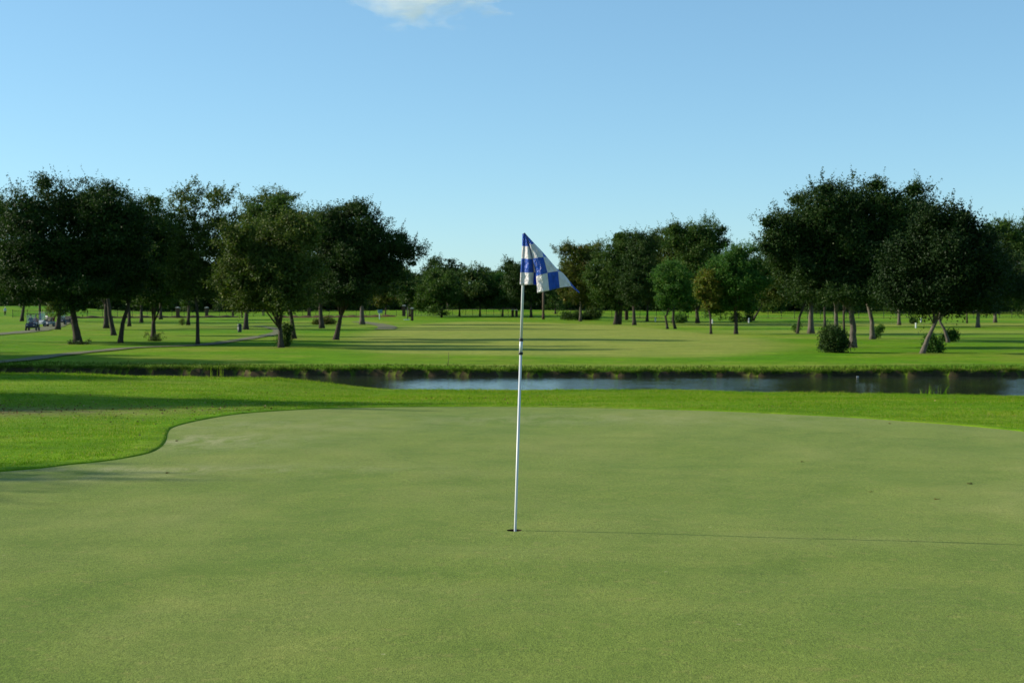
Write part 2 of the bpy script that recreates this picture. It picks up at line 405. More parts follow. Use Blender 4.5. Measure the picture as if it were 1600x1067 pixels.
idx = np.arange(nx * ny).reshape(ny, nx)
Fq = np.stack([idx[:-1, :-1], idx[:-1, 1:], idx[1:, 1:], idx[1:, :-1]], -1).reshape(-1, 4)
ground = np_mesh("ground", np.column_stack([P2, Z]), Fq, M["turf"], smooth_=True)
tag(ground, "grass covered ground of the golf course, rough and fairway", "ground", kind="structure")
# dry fairway: an approach lying beyond the pond, edges taken in plan
FW = np.array([tuple(hit(*p).xy) for p in [(600, 552), (800, 556), (1000, 558), (1130, 556), (1215, 548), (1232, 540), (1190, 528), (1080, 518), (1010, 511), (930, 507), (800, 503), (690, 504), (620, 510), (560, 522), (540, 535), (560, 546)]])
FW = smooth(list(FW), 4)
dry = sst(-2.5, 3.0, poly_sdf(P2, FW)) * (P2[:, 1] > 61)
for cx, cy, rx, ry, a in ((40, 150, 25, 16, .8), (-5, 64, 30, 1.3, .5), (60, 200, 60, 14, .9), (30, 120, 14, 5, .6), (-45, 190, 40, 20, .5), (-16, 30, 9, 1.6, .5), (-9, 21.8, 5, 1.6, .8)):
    dry = np.maximum(dry, a * np.exp(-((P2[:, 0] - cx) / rx) ** 2 - ((P2[:, 1] - cy) / ry) ** 2))
bare = np.zeros(len(P2))
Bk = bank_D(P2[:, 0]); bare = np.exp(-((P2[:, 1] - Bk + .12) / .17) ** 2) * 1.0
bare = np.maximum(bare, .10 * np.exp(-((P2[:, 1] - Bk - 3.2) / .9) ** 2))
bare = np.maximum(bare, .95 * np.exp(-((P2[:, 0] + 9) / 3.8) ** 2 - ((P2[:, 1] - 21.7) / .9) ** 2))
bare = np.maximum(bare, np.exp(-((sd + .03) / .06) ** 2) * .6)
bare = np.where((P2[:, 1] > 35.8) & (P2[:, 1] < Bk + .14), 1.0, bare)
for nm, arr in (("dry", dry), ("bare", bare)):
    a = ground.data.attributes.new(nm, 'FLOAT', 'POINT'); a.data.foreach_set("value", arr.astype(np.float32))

# water
wv = [(-90, 34), (90, 34), (90, 90), (-90, 90)]
MB().add([(x, y, WATER_Z) for x, y in wv], [(0, 1, 2, 3)]).build("water", M["water"])["kind"] = "structure"

# ------------------------------------------------------------------ putting green
HOLE = flat(803.5, 829.5)
def und(X, Y):
    return .018 * wob(X + .4 * Y, .55, .7) + .016 * wob(Y * 1.2 - .2 * X, .6, 2.1) + .006 * wob(X * .5 + Y, 1.9, .2)
inner = []
for y in np.arange(-10, 26, .3):
    for x in np.arange(-16, 16, .3): inner.append((x + (rng.random() - .5) * .1, y + (rng.random() - .5) * .1))
inner = np.array(inner); s_in = poly_sdf(inner, GREEN); hd = np.hypot(inner[:, 0] - HOLE[0], inner[:, 1] - HOLE[1])
inner = inner[(s_in > .12) & (hd > .15)]
NC = 28
circ = [(HOLE[0] + .054 * math.cos(2 * PI * k / NC), HOLE[1] + .054 * math.sin(2 * PI * k / NC)) for k in range(NC)]
pts = [Vector(tuple(p)) for p in GREEN] + [Vector(p) for p in circ] + [Vector(tuple(p)) for p in inner]
nG = len(GREEN)
edges = [(i, (i + 1) % nG) for i in range(nG)] + [(nG + i, nG + (i + 1) % NC) for i in range(NC)]
vo, eo, fo, *_ = delaunay_2d_cdt(pts, edges, [], 0, 1e-6)
vv = np.array([tuple(v) for v in vo]); cen = np.array([np.mean(vv[list(f)], 0) for f in fo]); sC = poly_sdf(cen, GREEN)
hC = np.hypot(cen[:, 0] - HOLE[0], cen[:, 1] - HOLE[1])
tri = np.array([f for f, s, h in zip(fo, sC, hC) if s > -1e-4 and h > .0535 and len(f) == 3])
sV = poly_sdf(vv, GREEN); hV = np.hypot(vv[:, 0] - HOLE[0], vv[:, 1] - HOLE[1])
zV = .006 + und(vv[:, 0], vv[:, 1]) * sst(0, 1.2, sV) * sst(.1, 1.6, hV)
zV = np.where(hV < .8, zV - .004 * 0, zV)
tri = tri[:, ::1]
a, b, c = (vv[tri[:, i]] for i in range(3))
flip = ((b - a)[:, 0] * (c - a)[:, 1] - (b - a)[:, 1] * (c - a)[:, 0]) < 0
tri[flip] = tri[flip][:, ::-1]
pg = np_mesh("putting_green", np.column_stack([vv, zV]), tri, M["green"], smooth_=True)
tag(pg, "closely mown putting green around the hole", "putting green", kind="structure")
worn = np.zeros(len(vv))
for px, py, rx, ry, a_ in ((300, 690, 1.3, 1.0, 1), (200, 735, 2.2, .35, .95), (60, 748, 1.5, .3, .7), (950, 655, 4, 1.0, .45), (400, 665, 2.2, .8, .45)):
    X0, Y0 = flat(px, py); worn = np.maximum(worn, .65 * a_ * np.exp(-((vv[:, 0] - X0) / rx) ** 2 - ((vv[:, 1] - Y0) / ry) ** 2))
a = pg.data.attributes.new("worn", 'FLOAT', 'POINT'); a.data.foreach_set("value", worn.astype(np.float32))

# raised turf lip round the green, where the rough starts
prev_ = np.roll(GREEN, 1, 0); nxt_ = np.roll(GREEN, -1, 0); tg = nxt_ - prev_; tg /= np.linalg.norm(tg, axis=1)[:, None]
nrm = np.stack([tg[:, 1], -tg[:, 0]], 1)
if poly_sdf(GREEN[:1] + nrm[:1] * .05, GREEN)[0] > 0: nrm = -nrm
LIP = [(-.006, -.02), (.0, .008), (.05, .018), (.25, .016), (.8, -.03)]
V = []
for o_, z_ in LIP:
    q = GREEN + nrm * o_; V.append(np.column_stack([q, np.full(len(q), z_) + (H(q[:, 0], q[:, 1]) if o_ > .1 else 0)]))
ng = len(GREEN); V = np.concatenate(V)
Fl = [(l * ng + i, l * ng + (i + 1) % ng, (l + 1) * ng + (i + 1) % ng, (l + 1) * ng + i) for l in range(len(LIP) - 1) for i in range(ng)]
lipo = np_mesh("turf_edge", V, np.array(Fl), M["turf"]); lipo["kind"] = "structure"
def lip_h(s): return np.interp(-s, [0, .05, .25, .8], [.005, .015, .013, 0]) 

# cup
cup = empty("golf_hole", (HOLE[0], HOLE[1], 0), label="round cut hole in the putting green holding the flagstick", cat="hole")
mb = MB(); v = []; f = []
prof = [(.054, .006), (.0545, -.022)]
for r_, z_ in prof: v += [(r_ * math.cos(2 * PI * k / NC), r_ * math.sin(2 * PI * k / NC), z_) for k in range(NC)]
f = [(k + NC, (k + 1) % NC + NC, (k + 1) % NC, k) for k in range(NC)]
mb.add(v, f).build("soil_rim", M["darkhole"], cup, True)
v = []
for r_, z_ in [(.0535, -.020), (.0535, -.125)]: v += [(r_ * math.cos(2 * PI * k / NC), r_ * math.sin(2 * PI * k / NC), z_) for k in range(NC)]
MB().add(v, [(k + NC, (k + 1) % NC + NC, (k + 1) % NC, k) for k in range(NC)] + [tuple(range(NC, 2 * NC))]).build("cup_liner", M["cup"], cup, True)

# ------------------------------------------------------------------ flagstick
D0 = HOLE[1]
def P(px, py, dd=0.0): return at(px, py, D0 + dd)
base = Vector((HOLE[0] + .002, HOLE[1], -.11)); fs = empty("flagstick", base, label="white flagstick standing in the hole with two black collars", cat="flagstick")
def loc(v): return tuple(Vector(v) - base)
top = P(819.5, 367); p0 = P(805, 829)
ax = (top - p0)
def along(py):  # point on the pole at picture height
    t = (829 - py) / (829 - 367); return p0 + ax * t
low = p0 + (p0 - top).normalized() * .11
def prof_rod(name, mat, segs, parent):
    mb = MB()
    mb.tube([loc(a) for a, _ in segs], [r for _, r in segs], 20); return mb.build(name, mat, parent, True)
prof_rod("lower_rod", M["white_metal"], [(low, .0092), (p0, .0092), (along(553), .0100)], fs)
prof_rod("middle_rod", M["white_metal"], [(along(551), .0122), (along(532), .0122)], fs)
prof_rod("upper_rod", M["white_metal"], [(along(531), .0098), (along(445), .0092), (along(368), .0085)], fs)
for py in (551.5, 530.5):
    prof_rod("collar", M["black"], [(along(py + 2), .0140), (along(py + 1.5), .0158), (along(py - 1.5), .0158), (along(py - 2), .0140)], fs)
prof_rod("top_cap", M["black"], [(along(368.3), .0095), (along(366.5), .0100), (along(365.2), .0085), (along(364), .004)], fs)

# flag, from corner tables (picture units of an enlarged view, only used as a drawing scale) -> cloth sheet with folds
def Z8(x, y, dd): return P(760 + x / 5.928, 340 + y / 5.928, dd)
# each column line: c value, list of (r, x, y, depth)
cols = [
    (-.62, [(0, 352, 150, .012), (1, 343, 265, .013), (2, 336, 380, .013), (3, 330, 508, .013), (4, 328, 620, .013)]),
    (-.25, [(0, 334, 150, .004), (1, 331, 265, .004), (2, 325, 380, .004), (3, 317, 508, .004), (4, 311, 618, .004)]),
    (.05, [(0, 340, 150, -.013), (1, 338, 265, -.013), (2, 330, 380, -.014), (3, 322, 508, -.014), (4, 316, 621, -.014)]),
    (.35, [(0, 362, 152, -.012), (1, 358, 266, -.014), (2, 352, 381, -.016), (3, 350, 508, -.016), (4, 347, 623, -.016)]),
    (.7, [(0, 366, 157, -.010), (1, 378, 267, -.034), (2, 392, 383, -.045), (3, 395, 509, -.045), (4, 392, 624, -.045)]),
    (1.0, [(0, 369, 160, -.004), (1, 396, 268, -.020), (2, 428, 385, -.020), (3, 438, 509, -.015), (4, 432, 622, -.010)]),
    (1.35, [(0, 371, 163, .006), (1, 410, 280, .020), (2, 445, 395, .030), (3, 470, 510, .030), (4, 480, 632, .030)]),
    (1.7, [(0, 371, 162, .004), (1, 408, 262, .008), (2, 440, 390, .002), (3, 474, 540, -.002), (4, 488, 675, .000)]),
    (2.0, [(0, 370, 158, -.010), (1, 399, 243, -.030), (2, 431, 378, -.045), (3, 460, 545, -.052), (4, 472, 702, -.055)]),
    (2.5, [(.0, 400, 250, .012), (.8, 432, 226, .010), (1.0, 440, 240, -.030), (2, 484, 370, -.060), (3, 512, 527, -.075), (4, 527, 688, -.078)]),
    (3.0, [(.0, 470, 420, .022), (1.0, 500, 345, .020), (1.6, 514, 312, -.006), (2, 529, 366, -.050), (3, 565, 512, -.060), (4, 582, 676, -.060)]),
    (3.5, [(.0, 550, 540, .030), (1.4, 572, 450, .024), (2.15, 583, 392, -.010), (2.5, 593, 428, -.040), (3, 615, 503, -.050), (4, 632, 664, -.050)]),
    (4.0, [(.0, 620, 610, .034), (1.9, 640, 545, .026), (2.8, 651, 470, -.020), (3, 664, 498, -.050), (3.5, 671, 575, -.062), (4, 679, 651, -.066)]),
    (4.5, [(.0, 690, 625, .020), (2.0, 700, 600, .010), (3.1, 712, 518, -.030), (3.5, 722, 570, -.052), (4, 733, 642, -.056)]),
    (5.0, [(.0, 745, 640, .010), (2.4, 755, 628, .002), (3.45, 768, 585, -.030), (3.7, 776, 610, -.045), (4, 786, 637, -.050)]),
    (5.45, [(.0, 790, 655, .004), (2.8, 795, 650, .0), (3.6, 806, 632, -.030), (4, 808, 656, -.036)]),
    (6.0, [(.0, 846, 690, .002), (3.0, 850, 690, .0), (3.8, 858, 686, -.012), (4, 862, 700, -.016)]),
]
def crv(keys, xs, q):
    return np.array([np.interp(q, xs, [k[j] for k in keys]) for j in range(3)])
RS = 44
tab = []
for c_, rows in cols:
    r_ = [k[0] for k in rows]; xyz = np.array([k[1:] for k in rows], float)
    # uniform parameter t in [0,1] mapped by piecewise r with the same number of samples
    t = np.linspace(0, 1, RS + 1) * (len(rows) - 1)
    # sample: r follows knots
    rr = np.interp(t, range(len(rows)), r_); tab.append((c_, rr, np.stack([np.interp(t, range(len(rows)), xyz[:, j]) for j in range(3)], 1), len(rows)))
# resample every line on a shared "row position" so neighbouring lines correspond: by fraction of fold position
def fold_r(rows): return rows[int(np.argmin([k[2] for k in rows]))][0]
CS = 8; V = []; UV = []
lines_ = []
for c_, rows in cols:
    fr = fold_r(rows) if c_ > 2.2 else 0.0
    r_ = np.array([k[0] for k in rows], float); xyz = np.array([k[1:] for k in rows], float)
    nb = 14; rb = np.linspace(0, fr, nb); rf = np.linspace(fr, 4, RS - nb + 1)
    rr = np.concatenate([rb, rf])
    if c_ <= 2.2: rr = np.concatenate([np.linspace(0, .02, nb), np.linspace(.02, 4, RS - nb + 1)])
    X = np.stack([np.interp(rr, r_, xyz[:, j]) for j in range(3)], 1)
    lines_.append((c_, rr, X))
Cn = np.array([l[0] for l in lines_]); RR = np.stack([l[1] for l in lines_]); XX = np.stack([l[2] for l in lines_])
def cr_interp(A, q):
    i = int(np.clip(np.searchsorted(Cn, q) - 1, 0, len(Cn) - 2)); t = (q - Cn[i]) / (Cn[i + 1] - Cn[i])
    p1, p2 = A[i], A[i + 1]; p0_ = A[i - 1] if i > 0 else p1 * 2 - p2; p3 = A[i + 2] if i + 2 < len(A) else p2 * 2 - p1
    m1 = (p2 - p0_) * .5; m2 = (p3 - p1) * .5
    lim = .35
    return (2 * t ** 3 - 3 * t ** 2 + 1) * p1 + (t ** 3 - 2 * t ** 2 + t) * m1 * lim * 2 + (-2 * t ** 3 + 3 * t ** 2) * p2 + (t ** 3 - t ** 2) * m2 * lim * 2
qs = np.concatenate([np.linspace(Cn[i], Cn[i + 1], CS, endpoint=False) for i in range(len(Cn) - 1)] + [[6.0]])
for q in qs:
    A = cr_interp(XX, q); R_ = cr_interp(RR, q)
    for (x, y, d), r_ in zip(A, R_):
        wr = 0.0
        if q > .4: wr = .0035 * math.sin(q * 5 + r_ * 2.2 + 1) * math.sin(r_ * 3.1 + q) + .002 * math.sin(q * 13 - r_ * 7)
        V.append(tuple(Z8(x, y, d + wr))); UV.append((q + 20, r_ + 20 if r_ < 3.999 else 23.999))
nr = RR.shape[1]; nq = len(qs); ii = np.arange(nq * nr).reshape(nq, nr)
Ff = np.stack([ii[:-1, :-1], ii[1:, :-1], ii[1:, 1:], ii[:-1, 1:]], -1).reshape(-1, 4)
UV = np.array(UV); UV[:, 0] = np.where(UV[:, 0] < 20, 20.02, UV[:, 0])
flag_base = along(445)
flag = np_mesh("flag", np.array(V) - np.array(tuple(flag_base)), Ff, M["flag"], None, True, UV)
flag.location = flag_base
flag.parent = fs; flag.matrix_parent_inverse = Matrix.Identity(4); flag.location = flag_base - base
md = flag.modifiers.new("s", 'SOLIDIFY'); md.thickness = .0008
tag(flag, label="blue and white checked flag, drooping and folded")

# ------------------------------------------------------------------ grass blades
def blades(P3, hgt, wid, lean, seedrng, spread=1.0):
    n = len(P3); an = seedrng.random(n) * 2 * PI; l = np.abs(seedrng.normal(0, lean, n)); la = seedrng.random(n) * 2 * PI
    hh = hgt * (.6 + .7 * seedrng.random(n)); w = wid * (.7 + .6 * seedrng.random(n))
    t = np.stack([np.cos(an) * w, np.sin(an) * w, np.zeros(n)], 1) / 2
    tip = P3 + np.stack([np.cos(la) * l * hh, np.sin(la) * l * hh, hh], 1)
    V = np.stack([P3 - t, P3 + t, tip], 1).reshape(-1, 3); Fa = np.arange(3 * n).reshape(-1, 3); return V, Fa
def scatter(n, x0, x1, y0, y1, keep):
    X = rng.uniform(x0, x1, n); Y = rng.uniform(y0, y1, n); k = keep(X, Y); return X[k], Y[k]
def keep_near(X, Y):
    ok = np.abs(X) < (2.5 + Y * .44)
    s = np.full(len(X), -9.); s[ok] = poly_sdf(np.stack([X[ok], Y[ok]], 1), GREEN)
    return ok & (s < -.006 + .010 * wob(X * 9 + Y * 7, 2.1, .3) + .006 * rng.random(len(X)))
X, Y = scatter(1000000, -17, 17, 12.2, 36.6, keep_near)
s = poly_sdf(np.stack([X, Y], 1), GREEN)
thin = rng.random(len(X)) < np.clip(1.25 - (Y - 14) * .022, .6, 1); X, Y, s = X[thin], Y[thin], s[thin]
hgt = (.021 + .007 * (wob(X * 1.7 + Y, .8, .5) + wob(Y * 2 - X, .9, 2.))) * (1 + (Y > 34) * 1.2)
hgt = hgt * (.8 + .7 * np.clip(wob(X * 6 + Y * 2, 1.3, .1) * wob(Y * 7 - X, 1.1, .7) * 2.5, -.4, 1)); hgt = np.clip(hgt, .012, .09) * np.where(s > -.35, .85, 1)
bp = np.exp(-((X + 9) / 3.8) ** 2 - ((Y - 21.6) / 1.0) ** 2); k = rng.random(len(X)) > np.clip(bp * 1.15, 0, .93) * (.55 + .45 * np.clip(.5 + wob(X * 2.1 + Y * 3, 1.1, .3), 0, 1)); X, Y, s, hgt = X[k], Y[k], s[k], hgt[k] * (1 - .85 * np.clip(bp[k] * 1.2, 0, 1))
V, Fa = blades(np.stack([X, Y, H(X, Y) - .002 + lip_h(s)], 1), hgt, .0075, .5, rng)
tag(np_mesh("rough_grass", V, Fa, M["blade"]), "short thick rough grass ringing the putting green", "grass", kind="stuff")
# long grass hanging on the far bank and along the near lip
n = 75000
X = rng.uniform(-42, 42, n); off = np.abs(rng.normal(0, .24, n)) + .06 - (rng.random(n) < .03) * rng.random(n) * .3; Y = bank_D(X) + off
patch = .5 + .5 * wob(X * 1.9, 1.3, .2)
p2 = np.clip(wob(X * 5.1, 1.1, 1.3) * 1.4, 0, 1); hg = (.05 + .09 * np.clip(patch, 0, 1) + .08 * p2 ** 2) * (1 - .4 * rng.random(n)); kp = rng.random(n) < .35 + .65 * np.clip(patch + p2, 0, 1); X, Y, hg = X[kp], Y[kp], hg[kp]
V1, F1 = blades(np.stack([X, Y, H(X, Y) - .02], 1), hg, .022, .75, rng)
n = 26000
X = rng.uniform(-42, 42, n); Y = bank_D(X) + np.abs(rng.normal(0, 1.1, n)) + .1
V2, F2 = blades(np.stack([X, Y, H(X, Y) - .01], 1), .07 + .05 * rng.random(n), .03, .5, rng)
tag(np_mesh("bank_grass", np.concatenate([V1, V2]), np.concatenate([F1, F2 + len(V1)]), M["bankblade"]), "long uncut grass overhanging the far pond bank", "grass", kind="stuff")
# leaf litter on the left
def leaf_quads(C, size, r, flat_=1.0, asp=.55):
    n = len(C); u = r.normal(size=(n, 3)); u[:, 2] *= flat_; u /= np.linalg.norm(u, axis=1)[:, None]
    w = r.normal(size=(n, 3)); w[:, 2] *= flat_; v = np.cross(u, w) if flat_ == 1 else w - (w * u).sum(1)[:, None] * u
    v /= np.linalg.norm(v, axis=1)[:, None] + 1e-9
    s = size * (.65 + .7 * r.random(n))[:, None] if not hasattr(size, '__len__') else size[:, None]
    bend = np.cross(u, v) * s * .18
    Vv = np.stack([C - u * s * .5, C - v * s * .5 * asp + bend, C + u * s * .5, C + v * s * .5 * asp + bend], 1).reshape(-1, 3)
    return Vv, np.arange(4 * n).reshape(-1, 4)
X, Y = scatter(15000, -16, 1, 19, 29, lambda X, Y: rng.random(len(X)) < np.exp(-((X + 9) / 4.2) ** 2 - ((Y - 21.9) / 1.2) ** 2) * .9 + .03)
X2, Y2 = scatter(900, -14, 12, 15, 34, lambda X, Y: rng.random(len(X)) < .6)
X = np.concatenate([X, X2]); Y = np.concatenate([Y, Y2]); k = poly_sdf(np.stack([X, Y], 1), GREEN) < -.05; X, Y = X[k], Y[k]
V, Fa = leaf_quads(np.stack([X, Y, H(X, Y) + .022], 1), .032, rng, .35, .7)
tag(np_mesh("fallen_leaves", V, Fa, M["litter"]), "dry brown leaf litter strewn over the rough", "leaf litter", kind="stuff")

# ------------------------------------------------------------------ trees
def lobes_clusters(lobes, n, r):
    L = np.array([l[3:6] for l in lobes]); vol = L[:, 0] * L[:, 1] * L[:, 2]; p = vol ** .8; p /= p.sum()
    k = r.choice(len(lobes), n, p=p); d = r.normal(size=(n, 3)); d /= np.linalg.norm(d, axis=1)[:, None]
    rad = r.random(n) ** .40 * 1.08
    C = np.array([l[:3] for l in lobes])[k] + d * rad[:, None] * L[k]
    return C, k, d, rad
def grow_tree(name, label, cat, loc, trunk, lobes, leafmat, barkmat, r0, nleaf, leafsize, seed, dens=1.0, cl_r=.5, shoots=.5, group=None, detail=True, core=1.0):
    """trunk: list of local points; lobes: (x,y,z,rx,ry,rz) local"""
    r = np.random.default_rng(seed)
    root = empty(name, loc, label=label, cat=cat, group=group)
    nleaf = int(nleaf * (1.95 if detail else 1.2)); leafsize *= .84 if detail else 1; ncl = max(12, int(nleaf / 85))
    C, k, d, rad = lobes_clusters(lobes, ncl, r)
    # carve irregular hollows so sky shows through
    cr = cl_r * 1.35 * (.55 + .8 * r.random(ncl))
    per = np.full(ncl, int(nleaf * .86 / ncl)); ci = np.repeat(np.arange(ncl), per)
    off = r.normal(size=(len(ci), 3)); off /= np.linalg.norm(off, axis=1)[:, None]
    fz_ = np.where(r.random(len(ci)) < .25, r.random(len(ci)) * 1.28, r.random(len(ci)) ** .38)
    off = off * (fz_ * cr[ci])[:, None] * np.array([1, 1, .62])
    L = C[ci] + off
    # shoots at the outer clusters
    outer = np.where(rad > .78)[0]; ns = int(nleaf * .14 * shoots / 9)
    if len(outer) and ns:
        o = r.choice(outer, ns); dirn = d[o] + np.array([0, 0, .7]) + r.normal(size=(ns, 3)) * .35; dirn /= np.linalg.norm(dirn, axis=1)[:, None]
        ln = cl_r * (.8 + 1.5 * r.random(ns)); t = np.linspace(.2, 1, 9)
        S = C[o][:, None] + dirn[:, None] * (ln[:, None] * t)[:, :, None] + r.normal(size=(ns, 9, 3)) * leafsize * .28
        L = np.concatenate([L, S.reshape(-1, 3)])
    floor_z = .35
    L = L[L[:, 2] > floor_z]
    V, Fq = leaf_quads(L, leafsize, r)
    if core > 0:
        nc_ = int(nleaf * .22 * core); LL = np.array([l[3:6] for l in lobes]); pc = LL[:, 0] * LL[:, 2]; pc /= pc.sum(); kk_ = r.choice(len(lobes), nc_, p=pc)
        dc = r.normal(size=(nc_, 3)); dc /= np.linalg.norm(dc, axis=1)[:, None]
        Cc = np.array([l[:3] for l in lobes])[kk_] + dc * (r.random(nc_) ** .5 * .74)[:, None] * LL[kk_]
        Cc = Cc[Cc[:, 2] > .8]; Vc, Fc_ = leaf_quads(Cc, leafsize * 2.1, r); Fq = np.concatenate([Fq, Fc_ + len(V)]); V = np.concatenate([V, Vc])
    np_mesh("crown", V, Fq, leafmat, root)
    # trunk and limbs
    mb = MB(); tp = [Vector(p) for p in trunk]
    n = len(tp); pts = []; rd = []
    for i in range(n - 1):
        for t in np.linspace(0, 1, 5, endpoint=False):
            p = tp[i].lerp(tp[i + 1], t); f = (i + t) / (n - 1)
            p = p + Vector((r.normal() * .04 * r0, r.normal() * .04 * r0, 0)) * (1 if f > 0 else 0)
            pts.append(p); rd.append(r0 * (1 - .38 * f) * (1 + .45 * math.exp(-(p.z / (r0 * 1.2)))))
    pts.append(tp[-1]); rd.append(r0 * .62)
    pts[0] = pts[0] - Vector((0, 0, .15))
    mb.tube(pts, rd, 10 if detail else 6)
    order = np.argsort(-np.array([l[3] * l[5] for l in lobes])) if lobes else []
    nl = 0
    for li in order[:9 if detail else 3]:
        l = lobes[li]; tgt = Vector(l[:3]) + Vector((0, 0, l[5] * .25)); s = tp[-1] if nl < 3 else tp[-1].lerp(tp[-2], r.random() * .35)
        m1 = s.lerp(tgt, .45) + Vector((r.normal() * .25, r.normal() * .25, (tgt.z - s.z) * .12 + .1)); ra = r0 * (.46 if nl < 3 else .32)
        q = [s, s.lerp(m1, .5), m1, m1.lerp(tgt, .5) + Vector((r.normal() * .15, 0, r.normal() * .15)), tgt]
        mb.tube(q, [ra, ra * .82, ra * .62, ra * .42, ra * .15], 7 if detail else 4)
        if detail:
            kk = np.where(k == li)[0][:9]
            for c_ in kk:
                e = Vector(tuple(C[c_])); b0 = m1.lerp(tgt, r.random() * .8); mid = b0.lerp(e, .5) + Vector((0, 0, .15))
                mb.tube([b0, mid, e], [ra * .3, ra * .2, .012], 4, False)
        nl += 1
    mb.build("trunk", barkmat, root, True)
    return root

def px_tree(name, label, cat, trunk_px, lobes_px, leafmat="oak", barkmat="bark", tw=8, nleaf=12000, ls=.17, seed=1, cl=.5, shoots=.5, group=None, depth=1.0, D=None, detail=True, core=1.0):
    b = hit(*trunk_px[0]) if D is None else None
    if D is not None:
        X0 = ray(trunk_px[0][0], 480); k = D / X0[1]; b = Vector((X0[0] * k, D, h1(X0[0] * k, D)))
    m = b.y / F   # metres per picture unit
    off = trunk_px[0]
    tr = [((x - off[0]) * m, 0, (off[1] - y) * m) for x, y in trunk_px]
    r = np.random.default_rng(seed + 100)
    lob = []
    for (x, y, rx, ry) in lobes_px:
        ry_ = (rx + ry) / 2 * m * depth
        lob.append(((x - off[0]) * m, r.uniform(-.45, .45) * ry_ * 1.4, (off[1] - y - .04 * ry) * m, rx * m * 1.16, ry_ * 1.08, ry * m * 1.14))
    if len(lob) > 1:
        for l in list(lob):
            for _ in range(3):
                an = r.uniform(0, 2 * PI); q = r.uniform(.28, .5); e = r.uniform(.75, 1.08)
                lob.append((l[0] + math.cos(an) * l[3] * e, l[1] + r.uniform(-.7, .7) * l[4], l[2] + math.sin(an) * l[5] * e - .06 * l[5], l[3] * q * 1.15, l[4] * q, l[5] * q * .85))
    if lob:
        sp = (max(l[0] for l in lob) - min(l[0] for l in lob)) * .36 + 10 * m; lob.append((tr[-1][0], 0, tr[-1][2] + (20 if trunk_px[-1][1] < 480 else 40) * m, sp, sp, 17 * m))
    # back and side filling lobes so the crown is round in plan
    if len(lob) > 2:
        cx = np.mean([l[0] for l in lob]); cz = np.mean([l[2] for l in lob]); mr = np.mean([l[3] for l in lob])
        for sy in (-1, 1): lob.append((cx, sy * mr * 1.1, cz, mr * 1.1, mr, mr * .9))
    return grow_tree(name, label, cat, b, tr, lob, M[leafmat], M[barkmat], tw * m / 2 * .88, nleaf, ls, seed, 1, cl, shoots, group, detail, core)

G1 = "oaks standing across the pond"
T = px_tree
T("oak_tree", "tree cropped by the left edge of the photo, its crown hanging in", "tree", [(-38, 533), (-42, 452)], [(-40, 370, 55, 60), (-15, 408, 34, 42), (-62, 430, 34, 36), (-12, 350, 24, 35)], "oak", tw=12, nleaf=16000, seed=11, cl=.5, group=G1)
T("oak_tree", "big dark round oak with a thick dark trunk, beyond the path at far left", "tree", [(122, 537), (117, 505), (112, 468)], [(50, 338, 45, 42), (95, 325, 45, 42), (140, 325, 40, 40), (178, 350, 36, 50), (28, 395, 36, 45), (90, 395, 60, 55), (160, 415, 46, 45), (50, 445, 32, 25), (120, 440, 40, 30)], "oakdark", tw=14, nleaf=46000, ls=.16, seed=12, cl=.55, group=G1)
T("oak_tree", "slender dark oak leaning right, close behind the big left oak", "tree", [(188, 536), (192, 505), (203, 470)], [(192, 425, 32, 38), (200, 375, 30, 45), (212, 345, 24, 32), (180, 400, 30, 38)], "oakdark", tw=9, nleaf=16000, seed=13, cl=.5, group=G1)
T("oak_tree", "oak with a left-leaning trunk behind the slender leaning oak", "tree", [(178, 524), (172, 492), (168, 458)], [(168, 400, 36, 42), (185, 365, 30, 35), (150, 420, 28, 35)], "oakdark", tw=8.5, nleaf=10000, ls=.2, seed=14, group=G1)
T("oak_tree", "thick-stemmed oak seen between the two left trunks", "tree", [(166, 513), (166, 470)], [(160, 425, 40, 38), (150, 380, 38, 38), (190, 410, 30, 40)], "oakdark", tw=9, nleaf=9000, ls=.24, seed=15, cl=.7, group=G1)
T("oak_tree", "dark oak with a forked trunk and weeds round its foot", "tree", [(240, 532), (240, 502)], [(222, 405, 36, 42), (262, 400, 32, 45), (240, 350, 32, 36), (280, 440, 22, 24), (215, 350, 24, 32), (245, 440, 32, 32)], "oak", tw=10, nleaf=26000, seed=16, cl=.48, group=G1, core=.6)
T("oak_tree", "tall airy tree with a straight slim trunk and sky showing through its top", "tree", [(309, 538), (309, 495), (305, 455)], [(302, 325, 26, 34), (338, 322, 22, 28), (315, 385, 34, 45), (290, 420, 24, 35), (335, 425, 24, 34), (283, 355, 18, 32), (350, 370, 16, 34)], "olive", tw=7, nleaf=15500, seed=17, cl=.42, shoots=1.4, group=G1, core=.12)
T("oak_tree", "olive green oak with a forked trunk and leafy shrub at its base", "tree", [(439, 543), (438, 512)], [(400, 405, 46, 45), (440, 375, 42, 45), (378, 440, 32, 30), (457, 432, 36, 40), (466, 375, 26, 40), (372, 378, 24, 32), (425, 445, 35, 28)], "olive", tw=10, nleaf=36000, ls=.15, seed=18, cl=.45, shoots=.8, group=G1)
T("oak_tree", "dark trunked oak directly behind the forked olive oak", "tree", [(460, 529), (456, 500), (452, 470)], [(448, 355, 30, 32), (478, 425, 26, 40), (435, 340, 30, 26)], "oak", tw=8, nleaf=11000, ls=.19, seed=19, group=G1)
T("oak_tree", "tall tree with a bright rounded top, its trunk beside the dark bin", "tree", [(384, 515), (386, 480)], [(405, 325, 30, 26), (435, 322, 24, 24), (385, 435, 34, 34), (385, 375, 34, 40), (360, 420, 22, 28)], "olive", tw=9, nleaf=17000, ls=.22, seed=20, cl=.6, group=G1, core=.5)
